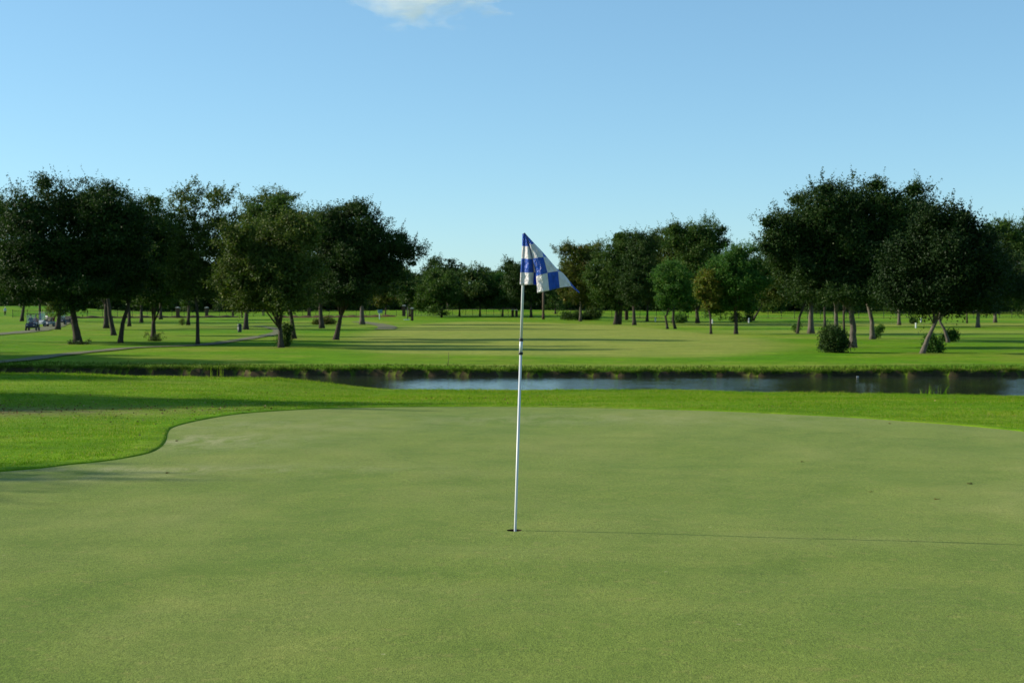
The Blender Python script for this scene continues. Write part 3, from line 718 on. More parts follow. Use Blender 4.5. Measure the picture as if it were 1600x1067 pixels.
T("oak_tree", "broad dark oak with leaning forked trunk and long branch reaching right", "tree", [(525, 531), (529, 510), (533, 492)], [(528, 370, 38, 46), (570, 362, 36, 38), (560, 415, 46, 38), (605, 385, 32, 26), (638, 392, 24, 18), (505, 420, 28, 36), (598, 425, 28, 24), (512, 352, 22, 26), (540, 450, 34, 24)], "oakdark", tw=10, nleaf=40000, ls=.16, seed=21, cl=.48, shoots=.8, group=G1)
T("oak_tree", "oak with a dark stout trunk behind the leaning forked one", "tree", [(503, 513), (500, 475)], [(500, 425, 30, 40), (498, 375, 24, 32), (480, 440, 24, 28)], "oakdark", tw=9, nleaf=9000, ls=.22, seed=22, cl=.6, group=G1)
T("oak_tree", "distant oak with a pale flared trunk under the long reaching branch", "tree", [(566, 507), (565, 470)], [(572, 430, 28, 36), (560, 390, 28, 36), (600, 425, 22, 22)], "oakdark", "palebark", tw=9, nleaf=8000, ls=.26, seed=23, cl=.7, group=G1)
T("oak_tree", "small tree with a low sprout at its foot, left of the pillar row", "tree", [(294, 508), (296, 470)], [(290, 440, 24, 25), (280, 405, 28, 28), (305, 420, 20, 25)], "oak", tw=6, nleaf=6000, ls=.24, seed=24, cl=.6, group=G1)
T("oak_tree", "tree with a right-leaning trunk on the rise at far left", "tree", [(34, 502), (39, 465)], [(48, 435, 32, 28), (30, 405, 30, 28), (20, 440, 20, 22)], "oak", tw=6, nleaf=7000, ls=.24, seed=25, cl=.7, group=G1)
T("oak_tree", "thin-trunked tree behind the golf carts", "tree", [(63, 504), (62, 465)], [(70, 430, 28, 32), (55, 400, 26, 26), (85, 410, 22, 26)], "oakdark", tw=5, nleaf=7000, ls=.24, seed=26, cl=.7, group=G1)
T("oak_tree", "tree with pale low foliage between the second and third golf carts", "tree", [(90, 515), (93, 490)], [(88, 468, 15, 22), (82, 442, 20, 22), (105, 440, 18, 22)], "olive", tw=9, nleaf=7000, ls=.2, seed=27, cl=.45, group=G1)
for i, (x, y, lab) in enumerate([(202, 510, "shaded tree between the slender leaning oak and the forked dark oak"), (221, 504, "shaded slim tree just left of the forked dark oak"), (251, 499, "far slim tree just right of the forked dark oak")]):
    T("oak_tree", lab, "tree", [(x, y), (x, 470)], [(x, 440, 24, 24), (x + 8, 410, 22, 26), (x - 12, 425, 18, 24)], "oakdark", tw=6, nleaf=6000, ls=.26, seed=30 + i, cl=.7, group=G1)

# middle distance, centre
G2 = "trees in the middle distance"
T("small_tree", "small brown tinged tree right of the pale flared trunk", "tree", [(602, 495), (603, 480)], [(605, 462, 16, 18), (592, 470, 11, 13), (618, 452, 15, 15)], "brownish", tw=3, nleaf=5500, ls=.28, seed=41, cl=.7, group=G2, detail=False)
T("small_tree", "bushy mid green tree behind the two capped pillars", "tree", [(640, 495), (640, 475)], [(638, 450, 24, 24), (628, 440, 16, 18), (655, 465, 14, 18)], "far", tw=4, nleaf=7000, ls=.28, seed=42, cl=.8, group=G2, detail=False)
T("small_tree", "wide leafy tree with several thin stems left of the flag", "tree", [(690, 496), (690, 478)], [(688, 455, 26, 28), (675, 445, 18, 24), (664, 468, 12, 16), (700, 440, 16, 18)], "oak", tw=4, nleaf=10000, ls=.27, seed=43, cl=.7, group=G2)
T("small_tree", "rounded dark tree right of the several-stemmed one", "tree", [(718, 494), (718, 478)], [(720, 458, 16, 22), (712, 445, 14, 16)], "far", tw=4, nleaf=5000, ls=.28, seed=44, cl=.7, group=G2, detail=False)
T("small_tree", "round topped tree midway between the leafy wide tree and the flag", "tree", [(750, 494), (750, 475)], [(742, 450, 24, 26), (758, 440, 18, 20), (765, 465, 14, 20), (735, 470, 14, 14)], "far", tw=4, nleaf=8500, ls=.28, seed=45, cl=.75, group=G2, detail=False)
T("tall_tree", "taller double topped tree rising behind the central row", "tree", [(700, 488), (700, 460)], [(688, 426, 22, 18), (716, 424, 18, 15), (700, 445, 28, 20)], "oakdark", tw=5, nleaf=8500, ls=.33, seed=46, cl=.9, group=G2, D=380, detail=False)
T("small_tree", "light green low tree left of the flagstick", "tree", [(785, 494), (786, 480)], [(785, 466, 15, 15), (778, 455, 11, 12), (794, 455, 10, 12)], "green_l", tw=4, nleaf=5000, ls=.27, seed=47, cl=.65, group=G2, detail=False)
T("tall_tree", "tall dark tree directly behind the flagstick", "tree", [(830, 496), (829, 470)], [(805, 440, 22, 26), (825, 452, 26, 28), (800, 425, 14, 14), (845, 440, 14, 26), (818, 425, 18, 14)], "oakdark", tw=5, nleaf=14000, ls=.28, seed=48, cl=.75, group=G2)
T("small_tree", "dark tree partly covered by the hanging flag", "tree", [(868, 493), (868, 475)], [(862, 460, 22, 20), (878, 440, 14, 26), (872, 462, 18, 18)], "far", tw=4, nleaf=7000, ls=.3, seed=49, cl=.8, group=G2, D=330, detail=False)
T("tall_tree", "autumn tinted tree with a thin pale trunk just right of the flag", "tree", [(907, 502), (907, 470)], [(903, 408, 26, 28), (912, 442, 26, 26), (932, 402, 11, 13), (888, 440, 13, 24), (918, 392, 18, 12), (925, 465, 16, 16)], "brownish", "palebark", tw=5, nleaf=16000, ls=.25, seed=50, cl=.65, group=G2)
T("tall_tree", "full green tree on a pair of close leaning trunks", "tree", [(962, 507), (964, 480)], [(958, 408, 32, 34), (948, 438, 28, 28), (975, 385, 20, 18), (934, 430, 15, 20), (970, 450, 28, 28), (940, 462, 16, 14)], "oak", tw=8, nleaf=22000, ls=.23, seed=51, cl=.65, group=G2)
T("tall_tree", "tree on a single straight trunk beside the pair of leaning trunks", "tree", [(991, 508), (990, 478)], [(1000, 402, 22, 34), (1010, 382, 16, 18), (990, 440, 22, 30), (995, 372, 12, 10), (1008, 440, 18, 24)], "oakdark", tw=7, nleaf=15000, ls=.23, seed=52, cl=.65, group=G2)
T("tall_tree", "broad olive crowned tree right of the straight trunk", "tree", [(1011, 502), (1012, 475)], [(1030, 400, 30, 38), (1050, 380, 28, 24), (1025, 445, 26, 26), (1012, 440, 18, 24), (1055, 420, 26, 34)], "olive", tw=5, nleaf=18000, ls=.27, seed=53, cl=.75, group=G2)
T("tall_tree", "tallest tree of the middle group with a bronze lit top", "tree", [(1090, 505), (1088, 470)], [(1078, 372, 24, 24), (1105, 368, 24, 22), (1110, 398, 20, 24), (1085, 410, 28, 30), (1060, 375, 20, 18), (1085, 450, 24, 26)], "oak", tw=7, nleaf=20000, ls=.27, seed=54, cl=.75, group=G2)
rt = T("small_tree", "fresh green tree with crooked twin stems and shoots at its foot", "tree", [(1043, 514), (1040, 495), (1046, 480)], [(1048, 442, 24, 28), (1064, 462, 20, 20), (1036, 466, 16, 18), (1054, 424, 15, 12)], "green_l", tw=4.5, nleaf=14000, ls=.2, seed=55, cl=.5, group=G2)
T("small_tree", "small yellowing tree on a straight thin trunk", "tree", [(1111, 522), (1110, 495), (1107, 480)], [(1108, 465, 15, 17), (1116, 452, 10, 11), (1098, 456, 9, 10)], "yellow", tw=4.5, nleaf=4500, ls=.19, seed=56, cl=.42, group=G2)
T("small_tree", "glossy green tree with a forked pale trunk left of the huge oak", "tree", [(1150, 522), (1150, 498), (1148, 485)], [(1140, 418, 32, 26), (1128, 448, 30, 32), (1165, 440, 26, 32), (1155, 398, 20, 16), (1112, 430, 14, 18), (1145, 465, 28, 18)], "green_l", tw=7, nleaf=26000, ls=.18, seed=57, cl=.48, shoots=.9, group=G2)
T("tall_tree", "far tree on a strongly right-leaning trunk under the huge oak's left side", "tree", [(1176, 501), (1190, 478)], [(1195, 455, 26, 20), (1215, 445, 22, 20), (1180, 440, 20, 18)], "oakdark", tw=4, nleaf=6000, ls=.28, seed=58, cl=.7, group=G2, detail=False)
# right group
G3 = "oaks grouped right of the fairway"
T("oak_tree", "thin leaning ivy-clad tree at the left side of the right group", "tree", [(1246, 521), (1249, 495), (1261, 465)], [(1212, 448, 28, 24), (1238, 425, 28, 28), (1252, 455, 18, 14), (1195, 425, 18, 20)], "olive", tw=5, nleaf=13000, ls=.18, seed=61, cl=.5, shoots=.9, group=G3)
T("oak_tree", "thick flared trunk tree left of the round bush", "tree", [(1267, 521), (1267, 478)], [(1228, 405, 34, 34), (1262, 405, 36, 46), (1290, 440, 30, 30)], "oak", "palebark", tw=11, nleaf=17000, ls=.19, seed=62, group=G3)
T("oak_tree", "slim dark tree behind the round bush", "tree", [(1289, 511), (1288, 478)], [(1290, 440, 28, 26), (1300, 410, 26, 30), (1275, 425, 20, 26)], "oakdark", tw=5, nleaf=6000, ls=.25, seed=63, cl=.6, group=G3)
T("oak_tree", "oak whose trunk is half hidden by the round bush", "tree", [(1307, 532), (1306, 480)], [(1305, 430, 34, 34), (1290, 380, 34, 36), (1325, 400, 34, 34)], "oakdark", "palebark", tw=9, nleaf=14000, ls=.2, seed=64, group=G3)
T("oak_tree", "dark reddish trunk immediately left of the huge oak's trunk", "tree", [(1319, 527), (1318, 485)], [(1318, 440, 24, 24), (1325, 410, 22, 26), (1308, 420, 20, 24)], "oakdark", tw=5, nleaf=6000, ls=.24, seed=65, group=G3)
T("oak_tree", "huge spreading oak with wide high crown, right of the round bush", "tree", [(1332, 543), (1333, 510), (1328, 478)], [(1245, 352, 38, 32), (1285, 335, 42, 36), (1335, 325, 44, 38), (1385, 328, 40, 38), (1228, 392, 34, 36), (1300, 395, 55, 50), (1365, 395, 55, 50), (1415, 362, 30, 40), (1335, 445, 38, 26), (1268, 436, 28, 26), (1208, 372, 22, 22), (1410, 410, 32, 38)], "oakdark", "palebark", tw=13, nleaf=66000, ls=.15, seed=66, cl=.5, shoots=1.2, group=G3)
T("oak_tree", "oak with a pale upright trunk and ivy sprout, right of the huge oak's trunk", "tree", [(1363, 530), (1362, 500), (1352, 462)], [(1375, 435, 38, 34), (1400, 400, 38, 45), (1350, 420, 30, 36)], "oakdark", "palebark", tw=9, nleaf=16000, ls=.19, seed=67, group=G3)
T("oak_tree", "far stubby trunked tree between the pale upright and the leaning oak", "tree", [(1405, 508), (1404, 470)], [(1405, 440, 30, 24), (1420, 410, 28, 30)], "oakdark", "palebark", tw=6, nleaf=7000, ls=.25, seed=68, cl=.6, group=G3)
T("oak_tree", "dense shade-darkened oak on a pale trunk leaning right", "tree", [(1441, 552), (1450, 528), (1463, 500)], [(1465, 372, 30, 40), (1425, 425, 40, 40), (1500, 420, 44, 42), (1455, 345, 20, 20), (1488, 352, 16, 24), (1518, 385, 30, 30), (1445, 462, 44, 28), (1402, 440, 22, 26), (1500, 455, 30, 26), (1470, 425, 40, 40)], "oakshade", "palebark", tw=9, nleaf=52000, ls=.16, seed=69, cl=.5, shoots=1.2, group=G3)
T("oak_tree", "oak on a left-leaning trunk with a shrub at its base", "tree", [(1482, 535), (1476, 516), (1466, 498)], [(1515, 415, 30, 42), (1535, 440, 32, 36), (1490, 455, 34, 26), (1530, 385, 24, 30)], "oakshade", "palebark", tw=6, nleaf=20000, ls=.18, seed=70, group=G3)
T("oak_tree", "oak on a straight pale trunk near the right edge", "tree", [(1528, 512), (1528, 475)], [(1540, 405, 34, 38), (1568, 425, 32, 42), (1520, 440, 28, 32), (1550, 450, 32, 25)], "oakshade", "palebark", tw=7, nleaf=16000, ls=.23, seed=71, cl=.6, group=G3)
T("tall_tree", "taller bright topped tree at the right edge behind the dark oaks", "tree", [(1555, 504), (1554, 465)], [(1575, 375, 26, 28), (1602, 385, 26, 38), (1555, 365, 16, 14), (1590, 440, 28, 38), (1610, 360, 18, 18)], "oak", "palebark", tw=6, nleaf=15000, ls=.27, seed=72, cl=.75, group=G3)
T("tall_tree", "thin stemmed tree behind the oak on the straight pale trunk", "tree", [(1511, 505), (1510, 470)], [(1510, 450, 22, 22), (1520, 425, 22, 26)], "oakdark", tw=3, nleaf=5000, ls=.28, seed=73, cl=.7, group=G3, detail=False)
T("tall_tree", "tree cropped by the right edge of the photo", "tree", [(1640, 510), (1640, 465)], [(1640, 420, 40, 45), (1630, 460, 35, 22), (1650, 380, 30, 30)], "oakdark", "palebark", tw=8, nleaf=11000, ls=.25, seed=74, cl=.7, group=G3)

# shrubs and plants (single foliage things)
def shrub(name, label, px, py, lobes, mat, n, ls, seed, cat="shrub", shoots=.8, cl=.22):
    b = hit(px, py); m = b.y / F; r = np.random.default_rng(seed)
    lob = [((x - px) * m, r.uniform(-.3, .3) * rx * m, (py - y) * m, rx * m, rx * m, ry * m) for x, y, rx, ry in lobes]
    root = empty(name, b, label=label, cat=cat)
    nc = max(8, n // 22); C, k, d, rad = lobes_clusters(lob, nc, r); ci = np.repeat(np.arange(nc), 22)
    L = C[ci] + r.normal(size=(len(ci), 3)) * cl * .6; L = L[L[:, 2] > 0]
    V, Fq = leaf_quads(L, ls, r); np_mesh("foliage", V, Fq, M[mat], root)
    mb = MB()
    for j in range(7):
        e = C[r.integers(nc)]; mb.tube([(r.normal() * .06, r.normal() * .06, -.05), (e[0] * .4, e[1] * .4, e[2] * .5), tuple(e)], [.025, .018, .006], 5)
    mb.build("stem", M["bark"], root, True); return root
shrub("round_bush", "large round dark bush in front of the huge oak", 1304, 551, [(1304, 532, 20, 16), (1300, 522, 16, 14), (1312, 540, 14, 10), (1292, 540, 10, 9)], "oakdark", 13000, .10, 81)
shrub("leafy_shrub", "upright leafy shrub growing against the forked olive oak", 445, 542, [(445, 528, 8, 13), (448, 515, 7, 11), (442, 535, 9, 8)], "oak", 3500, .11, 82)
shrub("leafy_shrub", "bright leafy shrub at the base of the right-leaning pale trunk", 1459, 551, [(1456, 540, 11, 11), (1463, 546, 9, 6), (1453, 530, 6, 8)], "green_l", 3000, .12, 83)
shrub("leafy_shrub", "spreading green shrub at the base of the left-leaning trunk", 1485, 534, [(1486, 526, 10, 8), (1478, 529, 6, 5), (1490, 522, 6, 5)], "green_l", 2500, .12, 84)
shrub("leafy_shrub", "ivy sprout at the foot of the pale upright trunk", 1367, 529, [(1368, 521, 5, 9), (1374, 514, 5, 5)], "green_l", 1200, .12, 85)
shrub("leafy_shrub", "weedy tuft round the foot of the forked dark oak", 240, 533, [(232, 526, 6, 7), (250, 526, 8, 7), (242, 530, 12, 4)], "olive", 1000, .08, 86, cl=.14)
shrub("leafy_shrub", "low weeds at the root of the big dark left oak", 122, 538, [(112, 534, 5, 4), (137, 535, 5, 4), (124, 536, 12, 2.5)], "oakdark", 900, .08, 87, cl=.12)
shrub("leafy_shrub", "low green bush between crooked twin stems and yellowing tree", 1062, 505, [(1063, 497, 12, 9), (1054, 500, 7, 6)], "green_l", 2500, .17, 88)
shrub("leafy_shrub", "wide low bushes at the foot of the autumn tinted tree", 922, 500, [(885, 494, 9, 6), (928, 490, 13, 9), (912, 494, 12, 6), (898, 493, 10, 6)], "far", 6000, .2, 89, cl=.35)
shrub("leafy_shrub", "small sprout beside the far slim trunk left of the pillar row", 285, 508, [(286, 501, 4, 5), (284, 505, 4, 3)], "olive", 500, .12, 90)
shrub("leafy_shrub", "short shoots under the thin leaning ivy-clad tree", 1243, 519, [(1241, 513, 4, 5), (1249, 508, 3, 8)], "green_l", 700, .12, 91)
shrub("leafy_shrub", "little bush beside a white post under the dense shade-darkened oak", 1427, 506, [(1427, 500, 7, 5)], "oak", 700, .15, 92)
shrub("brush_pile", "low heap of cut brown brush between two dark trunks", 505, 507, [(495, 503, 9, 4), (510, 501, 11, 6), (518, 504, 8, 3)], "brownish", 2500, .18, 93, cat="brush pile", shoots=0)
shrub("leafy_shrub", "dark shrub under the far right-leaning trunk", 1160, 503, [(1150, 496, 10, 7), (1170, 497, 9, 6)], "oakdark", 2000, .2, 94, cl=.3)
# second stem of the crooked pair, of the leaning pair, forks
def extra_stem(root, pts, r0_):
    mb = MB(); mb.tube(pts, [r0_ * 1.4, r0_, r0_ * .85, r0_ * .6][:len(pts)], 8); mb.build("trunk", M["bark"], root, True)
m_ = rt.location.y / F
extra_stem(rt, [((1056 - 1043) * m_, .4, -.1), ((1052 - 1043) * m_, .3, 14 * m_), ((1053 - 1043) * m_, .1, 30 * m_), ((1050 - 1043) * m_, 0, 45 * m_)], 2 * m_)
for o in list(bpy.data.objects):
    if o.get("label", "").startswith("full green tree on a pair"):
        m_ = o.location.y / F; extra_stem(o, [(5 * m_, .2, -.1), (7 * m_, .1, 14 * m_), (8.5 * m_, 0, 32 * m_), (8 * m_, 0, 48 * m_)], 3.2 * m_)

# distant wood behind the iron fence: prototypes copied as individual trees
G4 = "trees of the distant wood behind the fence"; FL = "dark tree in the distant wood behind the iron fence"
protos = []
for i in range(6):
    r = np.random.default_rng(200 + i); h = 9 + 4 * r.random(); lob = []
    for j in range(7):
        lob.append((r.uniform(-2.6, 2.6), r.uniform(-2.4, 2.4), h * r.uniform(.2, .8), r.uniform(1.9, 3), r.uniform(1.9, 3), h * r.uniform(.14, .22)))
    lob.append((0, 0, h * .14, 4.6, 3.4, h * .22))
    protos.append(grow_tree("distant_tree", FL, "tree", (0, 0, 0), [(0, 0, 0), (.1, 0, h * .25), (0, 0, h * .4)], lob, M[["far", "oakdark", "far", "oakdark", "oak", "far"][i]], M["bark"], .2, 8500, .42, 300 + i, 1, .95, .4, G4, False))
r = np.random.default_rng(5); spots = []
for row, (D_, st) in enumerate([(392, 5.2), (420, 5.6), (450, 6)]):
    x = -.46 * D_
    while x < .46 * D_:
        spots.append((x + r.uniform(-1.5, 1.5), D_ + r.uniform(-10, 10), r.uniform(.72, 1.12) * (1.12 if row else 1))); x += st * r.uniform(.8, 1.2)
for D_, x0, x1, st in ((352, 48, 150, 5.5), (335, 60, 145, 9.0), (372, -165, -60, 6.5)):
    x = x0
    while x < x1:
        spots.append((x + r.uniform(-1.5, 1.5), D_ + r.uniform(-7, 7), r.uniform(.6, .9))); x += st * r.uniform(.8, 1.2)
for i, (x, y, s) in enumerate(spots):
    px = 800 + x / y * F
    s *= np.interp(px, [-100, 560, 600, 740, 780, 840, 900, 1100, 1700], [1.1, 1.1, 1.0, .98, .85, 1.0, 1.1, 1.1, 1.1])
    o = protos[i] if i < 6 else copy_tree(protos[r.integers(6)])
    o.location = (x, y, h1(x, y) - .1); o.rotation_euler = (0, 0, r.uniform(0, 6.28)); o.scale = (s * r.uniform(.9, 1.2), s * r.uniform(.9, 1.2), s * r.uniform(.85, 1.1))

# trees standing left of the view whose shadows lie across the pond bank and the rough
OFF = [(-27.5, 27.3, 10, 3.0), (-34, 29.2, 12, 3.0), (-24, 26.8, 10, 2.1), (-31, 37.0, 11, 2.0), (-23.6, 16.6, 8.6, 1.7), (-41, 72.5, 13, 5.2), (-45, 77, 12, 4.5), (-38, 67.5, 11.5, 4.2), (-55, 84, 12, 5), (-62, 100, 12, 5), (-52, 44, 11, 5)]
def offtree(i, x, y, h, w):
    r = np.random.default_rng(400 + i)
    lob = [(r.uniform(-.5, .5) * w, r.uniform(-.5, .5) * w, h * r.uniform(.5, .8), w * r.uniform(.45, .6), w * r.uniform(.45, .6), h * r.uniform(.15, .22)) for _ in range(6)] + [(0, 0, h * .62, w * .7, w * .7, h * .26)]
    return grow_tree("oak_tree", "oak beyond the left edge casting the long shadows over the rough", "tree", (x, y, h1(x, y)), [(0, 0, 0), (.1, 0, h * .2), (.2, 0, h * .35)], lob, M["oak"], M["bark"], .28, 11000, .2, 420 + i, 1, .6, .5, "oaks out of view to the left")
for i, (x, y, h, w) in enumerate(OFF):
    if h: offtree(i, x, y, h, w)

bv = bare.copy()
for o in list(bpy.data.objects):
    if o.type == 'EMPTY' and o.get("category") == "tree" and 60 < o.location.y < 300:
        bv = np.maximum(bv, .8 * np.exp(-((P2[:, 0] - o.location.x) / .9) ** 2 - ((P2[:, 1] - o.location.y) / 1.3) ** 2))
ground.data.attributes["bare"].data.foreach_set("value", bv.astype(np.float32))
# ------------------------------------------------------------------ paths
def path(pxs, width, name="path"):
    pts = np.array([tuple(hit(*p).xy) for p in pxs]); c = smooth(list(pts), 8, False)
    V = []; n = len(c)
    for i in range(n):
        t = c[min(i + 1, n - 1)] - c[max(i - 1, 0)]; t = t / np.linalg.norm(t); nr_ = np.array([-t[1], t[0]])
        for k_ in (-1, -.5, 0, .5, 1):
            q = c[i] + nr_ * k_ * width / 2; V.append((q[0], q[1], 0))
    V = np.array(V); 
    V[:, 2] = H(V[:, 0], V[:, 1]) + .05
    Fp = [(i * 5 + k_, i * 5 + k_ + 1, i * 5 + k_ + 6, i * 5 + k_ + 5) for i in range(n - 1) for k_ in range(4)]
    o = np_mesh(name, V, np.array(Fp), M["path"], smooth_=True); o["kind"] = "structure"; return o
path([(-60, 570), (0, 566), (60, 560), (110, 553.5), (170, 547.5), (230, 543), (300, 540.5), (350, 535), (385, 530), (415, 525), (432, 521), (436, 517), (425, 513), (400, 510)], 1.25)
path([(-60, 527), (0, 522), (40, 518.5), (70, 514), (88, 509), (100, 504), (112, 500)], 2.4)
path([(560, 503), (585, 506), (600, 509), (606, 512.5), (600, 515)], 2.4)

# ------------------------------------------------------------------ fence, pillars, posts
fz = empty("iron_fence", (0, 0, 0), label="long thin black iron fence across the far side of the course", cat="fence")
FP = [hit(x, y) for x, y in [(20, 496), (230, 496.5), (430, 494), (640, 493.5), (830, 494), (1000, 497), (1200, 498), (1400, 498), (1640, 497)]]
fp = []
for a_, b_ in zip(FP[:-1], FP[1:]):
    n = max(2, int((b_ - a_).length / 2.6))
    for t in range(n): fp.append(a_.lerp(b_, t / n))
fp.append(FP[-1]); fp = [Vector((p.x, p.y, h1(p.x, p.y))) for p in fp]
mb = MB()
for a_, b_ in zip(fp[:-1], fp[1:]):
    for z in (.15, 1.25): mb.tube([a_ + Vector((0, 0, z)), b_ + Vector((0, 0, z))], .022, 4)
    for t in np.arange(.1, 1, .1):
        p = a_.lerp(b_, t); mb.box((p.x, p.y, p.z + .7), (.018, .018, 1.3))
mb.build("picket_panel", M["iron"], fz)
for p in fp[:99]:
    MB().box((p.x, p.y, p.z + .7), (.08, .08, 1.5)).box((p.x, p.y, p.z + 1.48), (.1, .1, .06)).build("post", M["iron"], fz)
# low dirt berm along the fence
def berm(a, b, label):
    A, B = hit(*a), hit(*b); n = 40; V = []; 
    for i in range(n + 1):
        p = A.lerp(B, i / n)
        for j, (dy, z) in enumerate([(-.9, -.05), (-.5, .22), (0, .36), (.5, .25), (.9, -.05)]):
            V.append((p.x, p.y + dy, h1(p.x, p.y) + z * (1 + .35 * math.sin(i * 1.7 + j)) * (1 if 0 < i < n else .1)))
    Fb = [(i * 5 + k_, (i + 1) * 5 + k_, (i + 1) * 5 + k_ + 1, i * 5 + k_ + 1) for i in range(n) for k_ in range(4)]
    o = np_mesh("soil_bank", np.array(V), np.array(Fb)[:, ::-1], M["soil"], smooth_=True); tag(o, label, "soil bank")
berm((90, 497.5), (375, 496), "low brown soil bank on the left in front of the iron fence")
berm((425, 497), (620, 495), "low brown soil bank in the centre beyond the brush heap")

def pillar(px, yb, yt, w, label, cap=True, double=False):
    b = hit(px, yb); m = b.y / F; h = (yb - yt) * m; W = w * m
    o = empty("gate_pillar", b, label=label, cat="pillar")
    MB().box((0, 0, h * .46), (W, W, h * .92), bev=.02).build("shaft", M["brick"], o)
    if cap:
        MB().box((0, 0, h * .95), (W * 1.25, W * 1.25, h * .07), bev=.015).box((0, 0, h * 1.0), (W * .95, W * .95, h * .05), taper=.5).build("cap", M["stone"], o)
    else: MB().box((0, 0, h * .95), (W * 1.1, W * 1.1, h * .06), bev=.01).build("cap", M["brick"], o)
    return o
pillar(278, 497, 480, 5, "brick pillar with pale cap right of the forked dark oak")
pillar(323, 495, 480, 4.5, "brick pillar with pale cap right of the straight slim trunk")
pillar(364, 494, 486, 3, "short dark pillar left of the dark bin", cap=False)
pillar(483, 494, 481, 5, "dark pillar between the forked olive oak and the brush heap", cap=False)
pillar(631, 494, 477, 5, "taller pale capped pillar left of the thin dark pole")
pillar(644, 501, 481, 4, "pale capped pillar right of the thin dark pole")
pillar(801, 495, 484, 4, "left one of the two pillars side by side near the flagstick")
pillar(807, 495, 484, 4, "right one of the two pillars side by side near the flagstick")
pillar(979, 500, 486, 5, "dark pillar between paired trunks and straight trunk", cap=False)

def post(px, yb, yt, w, label, mat="whitep", nm="marker_post"):
    b = hit(px, yb); m = b.y / F; h = (yb - yt) * m
    o = MB().box((0, 0, h / 2), (w * m, w * m, h), bev=w * m * .2).box((0, 0, h + .02), (w * m * .8, w * m * .8, .05), taper=.3).build(nm, M[mat]); o.location = b
    return tag(o, label, "post", "marker posts along the course")
post(1024, 503, 496, 1.8, "white marker post right of the broad olive tree's stem")
post(1113, 506, 499, 1.6, "white marker post behind the small yellowing tree")
post(1170, 505, 497, 1.8, "white marker post right of the forked pale trunk")
post(1439, 504, 497, 1.8, "white marker post above the right-leaning pale trunk")
post(1431, 513, 505, 1.8, "white marker post beside the little bush")
post(411, 493, 479, 2, "grey wooden post far behind the forked olive oak", "wood")
post(378, 497, 483, 2, "grey wooden post touching the tree beside the dark bin", "wood")
# thin dark pole with white base
b = hit(637, 500); m_ = b.y / F; o = empty("thin_pole", b, label="thin dark pole on a small white base between two capped pillars", cat="pole")
MB().tube([(0, 0, 0), (0, 0, 20 * m_)], .07, 8).build("shaft", M["iron"], o, True); MB().box((-.15, 0, .06), (.9, .5, .12), bev=.03).build("base", M["whitep"], o)
b = hit(593, 499); m_ = b.y / F; o = empty("tee_sign", b, label="slim white post carrying a small pale blue panel", cat="sign")
MB().box((0, 0, 6 * m_), (.14, .14, 12 * m_), bev=.02).build("post", M["whitep"], o); MB().box((.1, -.02, 12.5 * m_), (.75, .12, .55), bev=.03).build("sign_panel", M["panel"], o)
# bin
b = hit(374.5, 519); m_ = b.y / F; o = empty("litter_bin", b, label="dark rounded litter bin beside a tree trunk, left of the path", cat="bin")
rr_ = 3.3 * m_
MB().tube([(0, 0, 0), (0, 0, .05), (0, 0, 10.3 * m_)], [rr_ * .9, rr_ * .95, rr_], 18).build("body", M["bin"], o, True)
MB().tube([(0, 0, 10.3 * m_), (0, 0, 10.8 * m_), (0, 0, 12.2 * m_), (0, 0, 13.2 * m_)], [rr_ * 1.08, rr_ * 1.08, rr_ * .9, rr_ * .35], 18).build("lid", M["bin"], o, True)
# utility pole + wires
b = hit(849, 499); m_ = b.y / F; o = empty("utility_pole", b, label="thin wooden utility pole rising behind the flag", cat="utility pole")
MB().tube([(0, 0, -.2), (0, 0, 52 * m_)], [.22, .15], 10).build("shaft", M["wood"], o, True)
MB().tube([(0, 0, 0), (0, 0, .9)], [.25, .24], 10).build("base", M["brick"], o, True)
mb = MB()
for dz in (0, 1.1):
    pts_ = []
    for i in range(25):
        t = i / 24; x = -120 + 240 * t; pts_.append((x, 470, 12.6 + dz + 2.0 * (2 * t - 1) ** 2))
    mb.tube(pts_, .035, 4)
tag(mb.build("overhead_cable", M["iron"]), "faint overhead cables above the distant wood", "cable")

# stake and reeds
b = hit(700, 572); tag(MB().tube([(0, 0, 0), (.02, 0, .3), (.03, 0, .62)], [.012, .012, .008], 6).build("wooden_stake", M["wood"], None, True), "thin brown stake on the far pond bank left of the flagstick", "stake").location = b
def reeds(px, py, label, n, h, seed, yy=None):
    r = np.random.default_rng(seed); b = hit(px, py) if yy is None else Vector(yy)
    Pp = np.stack([r.normal(0, .22, n), r.normal(0, .15, n), np.zeros(n)], 1); V, Fa = blades(Pp, h, .03, .35, r)
    o = np_mesh("reed_tuft", V, Fa, M["blade"]); o.location = b; tag(o, label, "reeds")
X0 = ray(1452, 620); k_ = 35.9 / X0[1]; reeds(0, 0, "sparse reed tuft sticking up from the near pond edge at right", 16, .26, 501, (X0[0] * k_, 35.6, h1(X0[0] * k_, 35.6)))
B0 = -11.9; reeds(0, 0, "thin upright reed at the far waterline, left part of the pond", 9, .4, 502, (B0 * 1.05, bank_D(np.array([B0]))[0] - .6, WATER_Z))
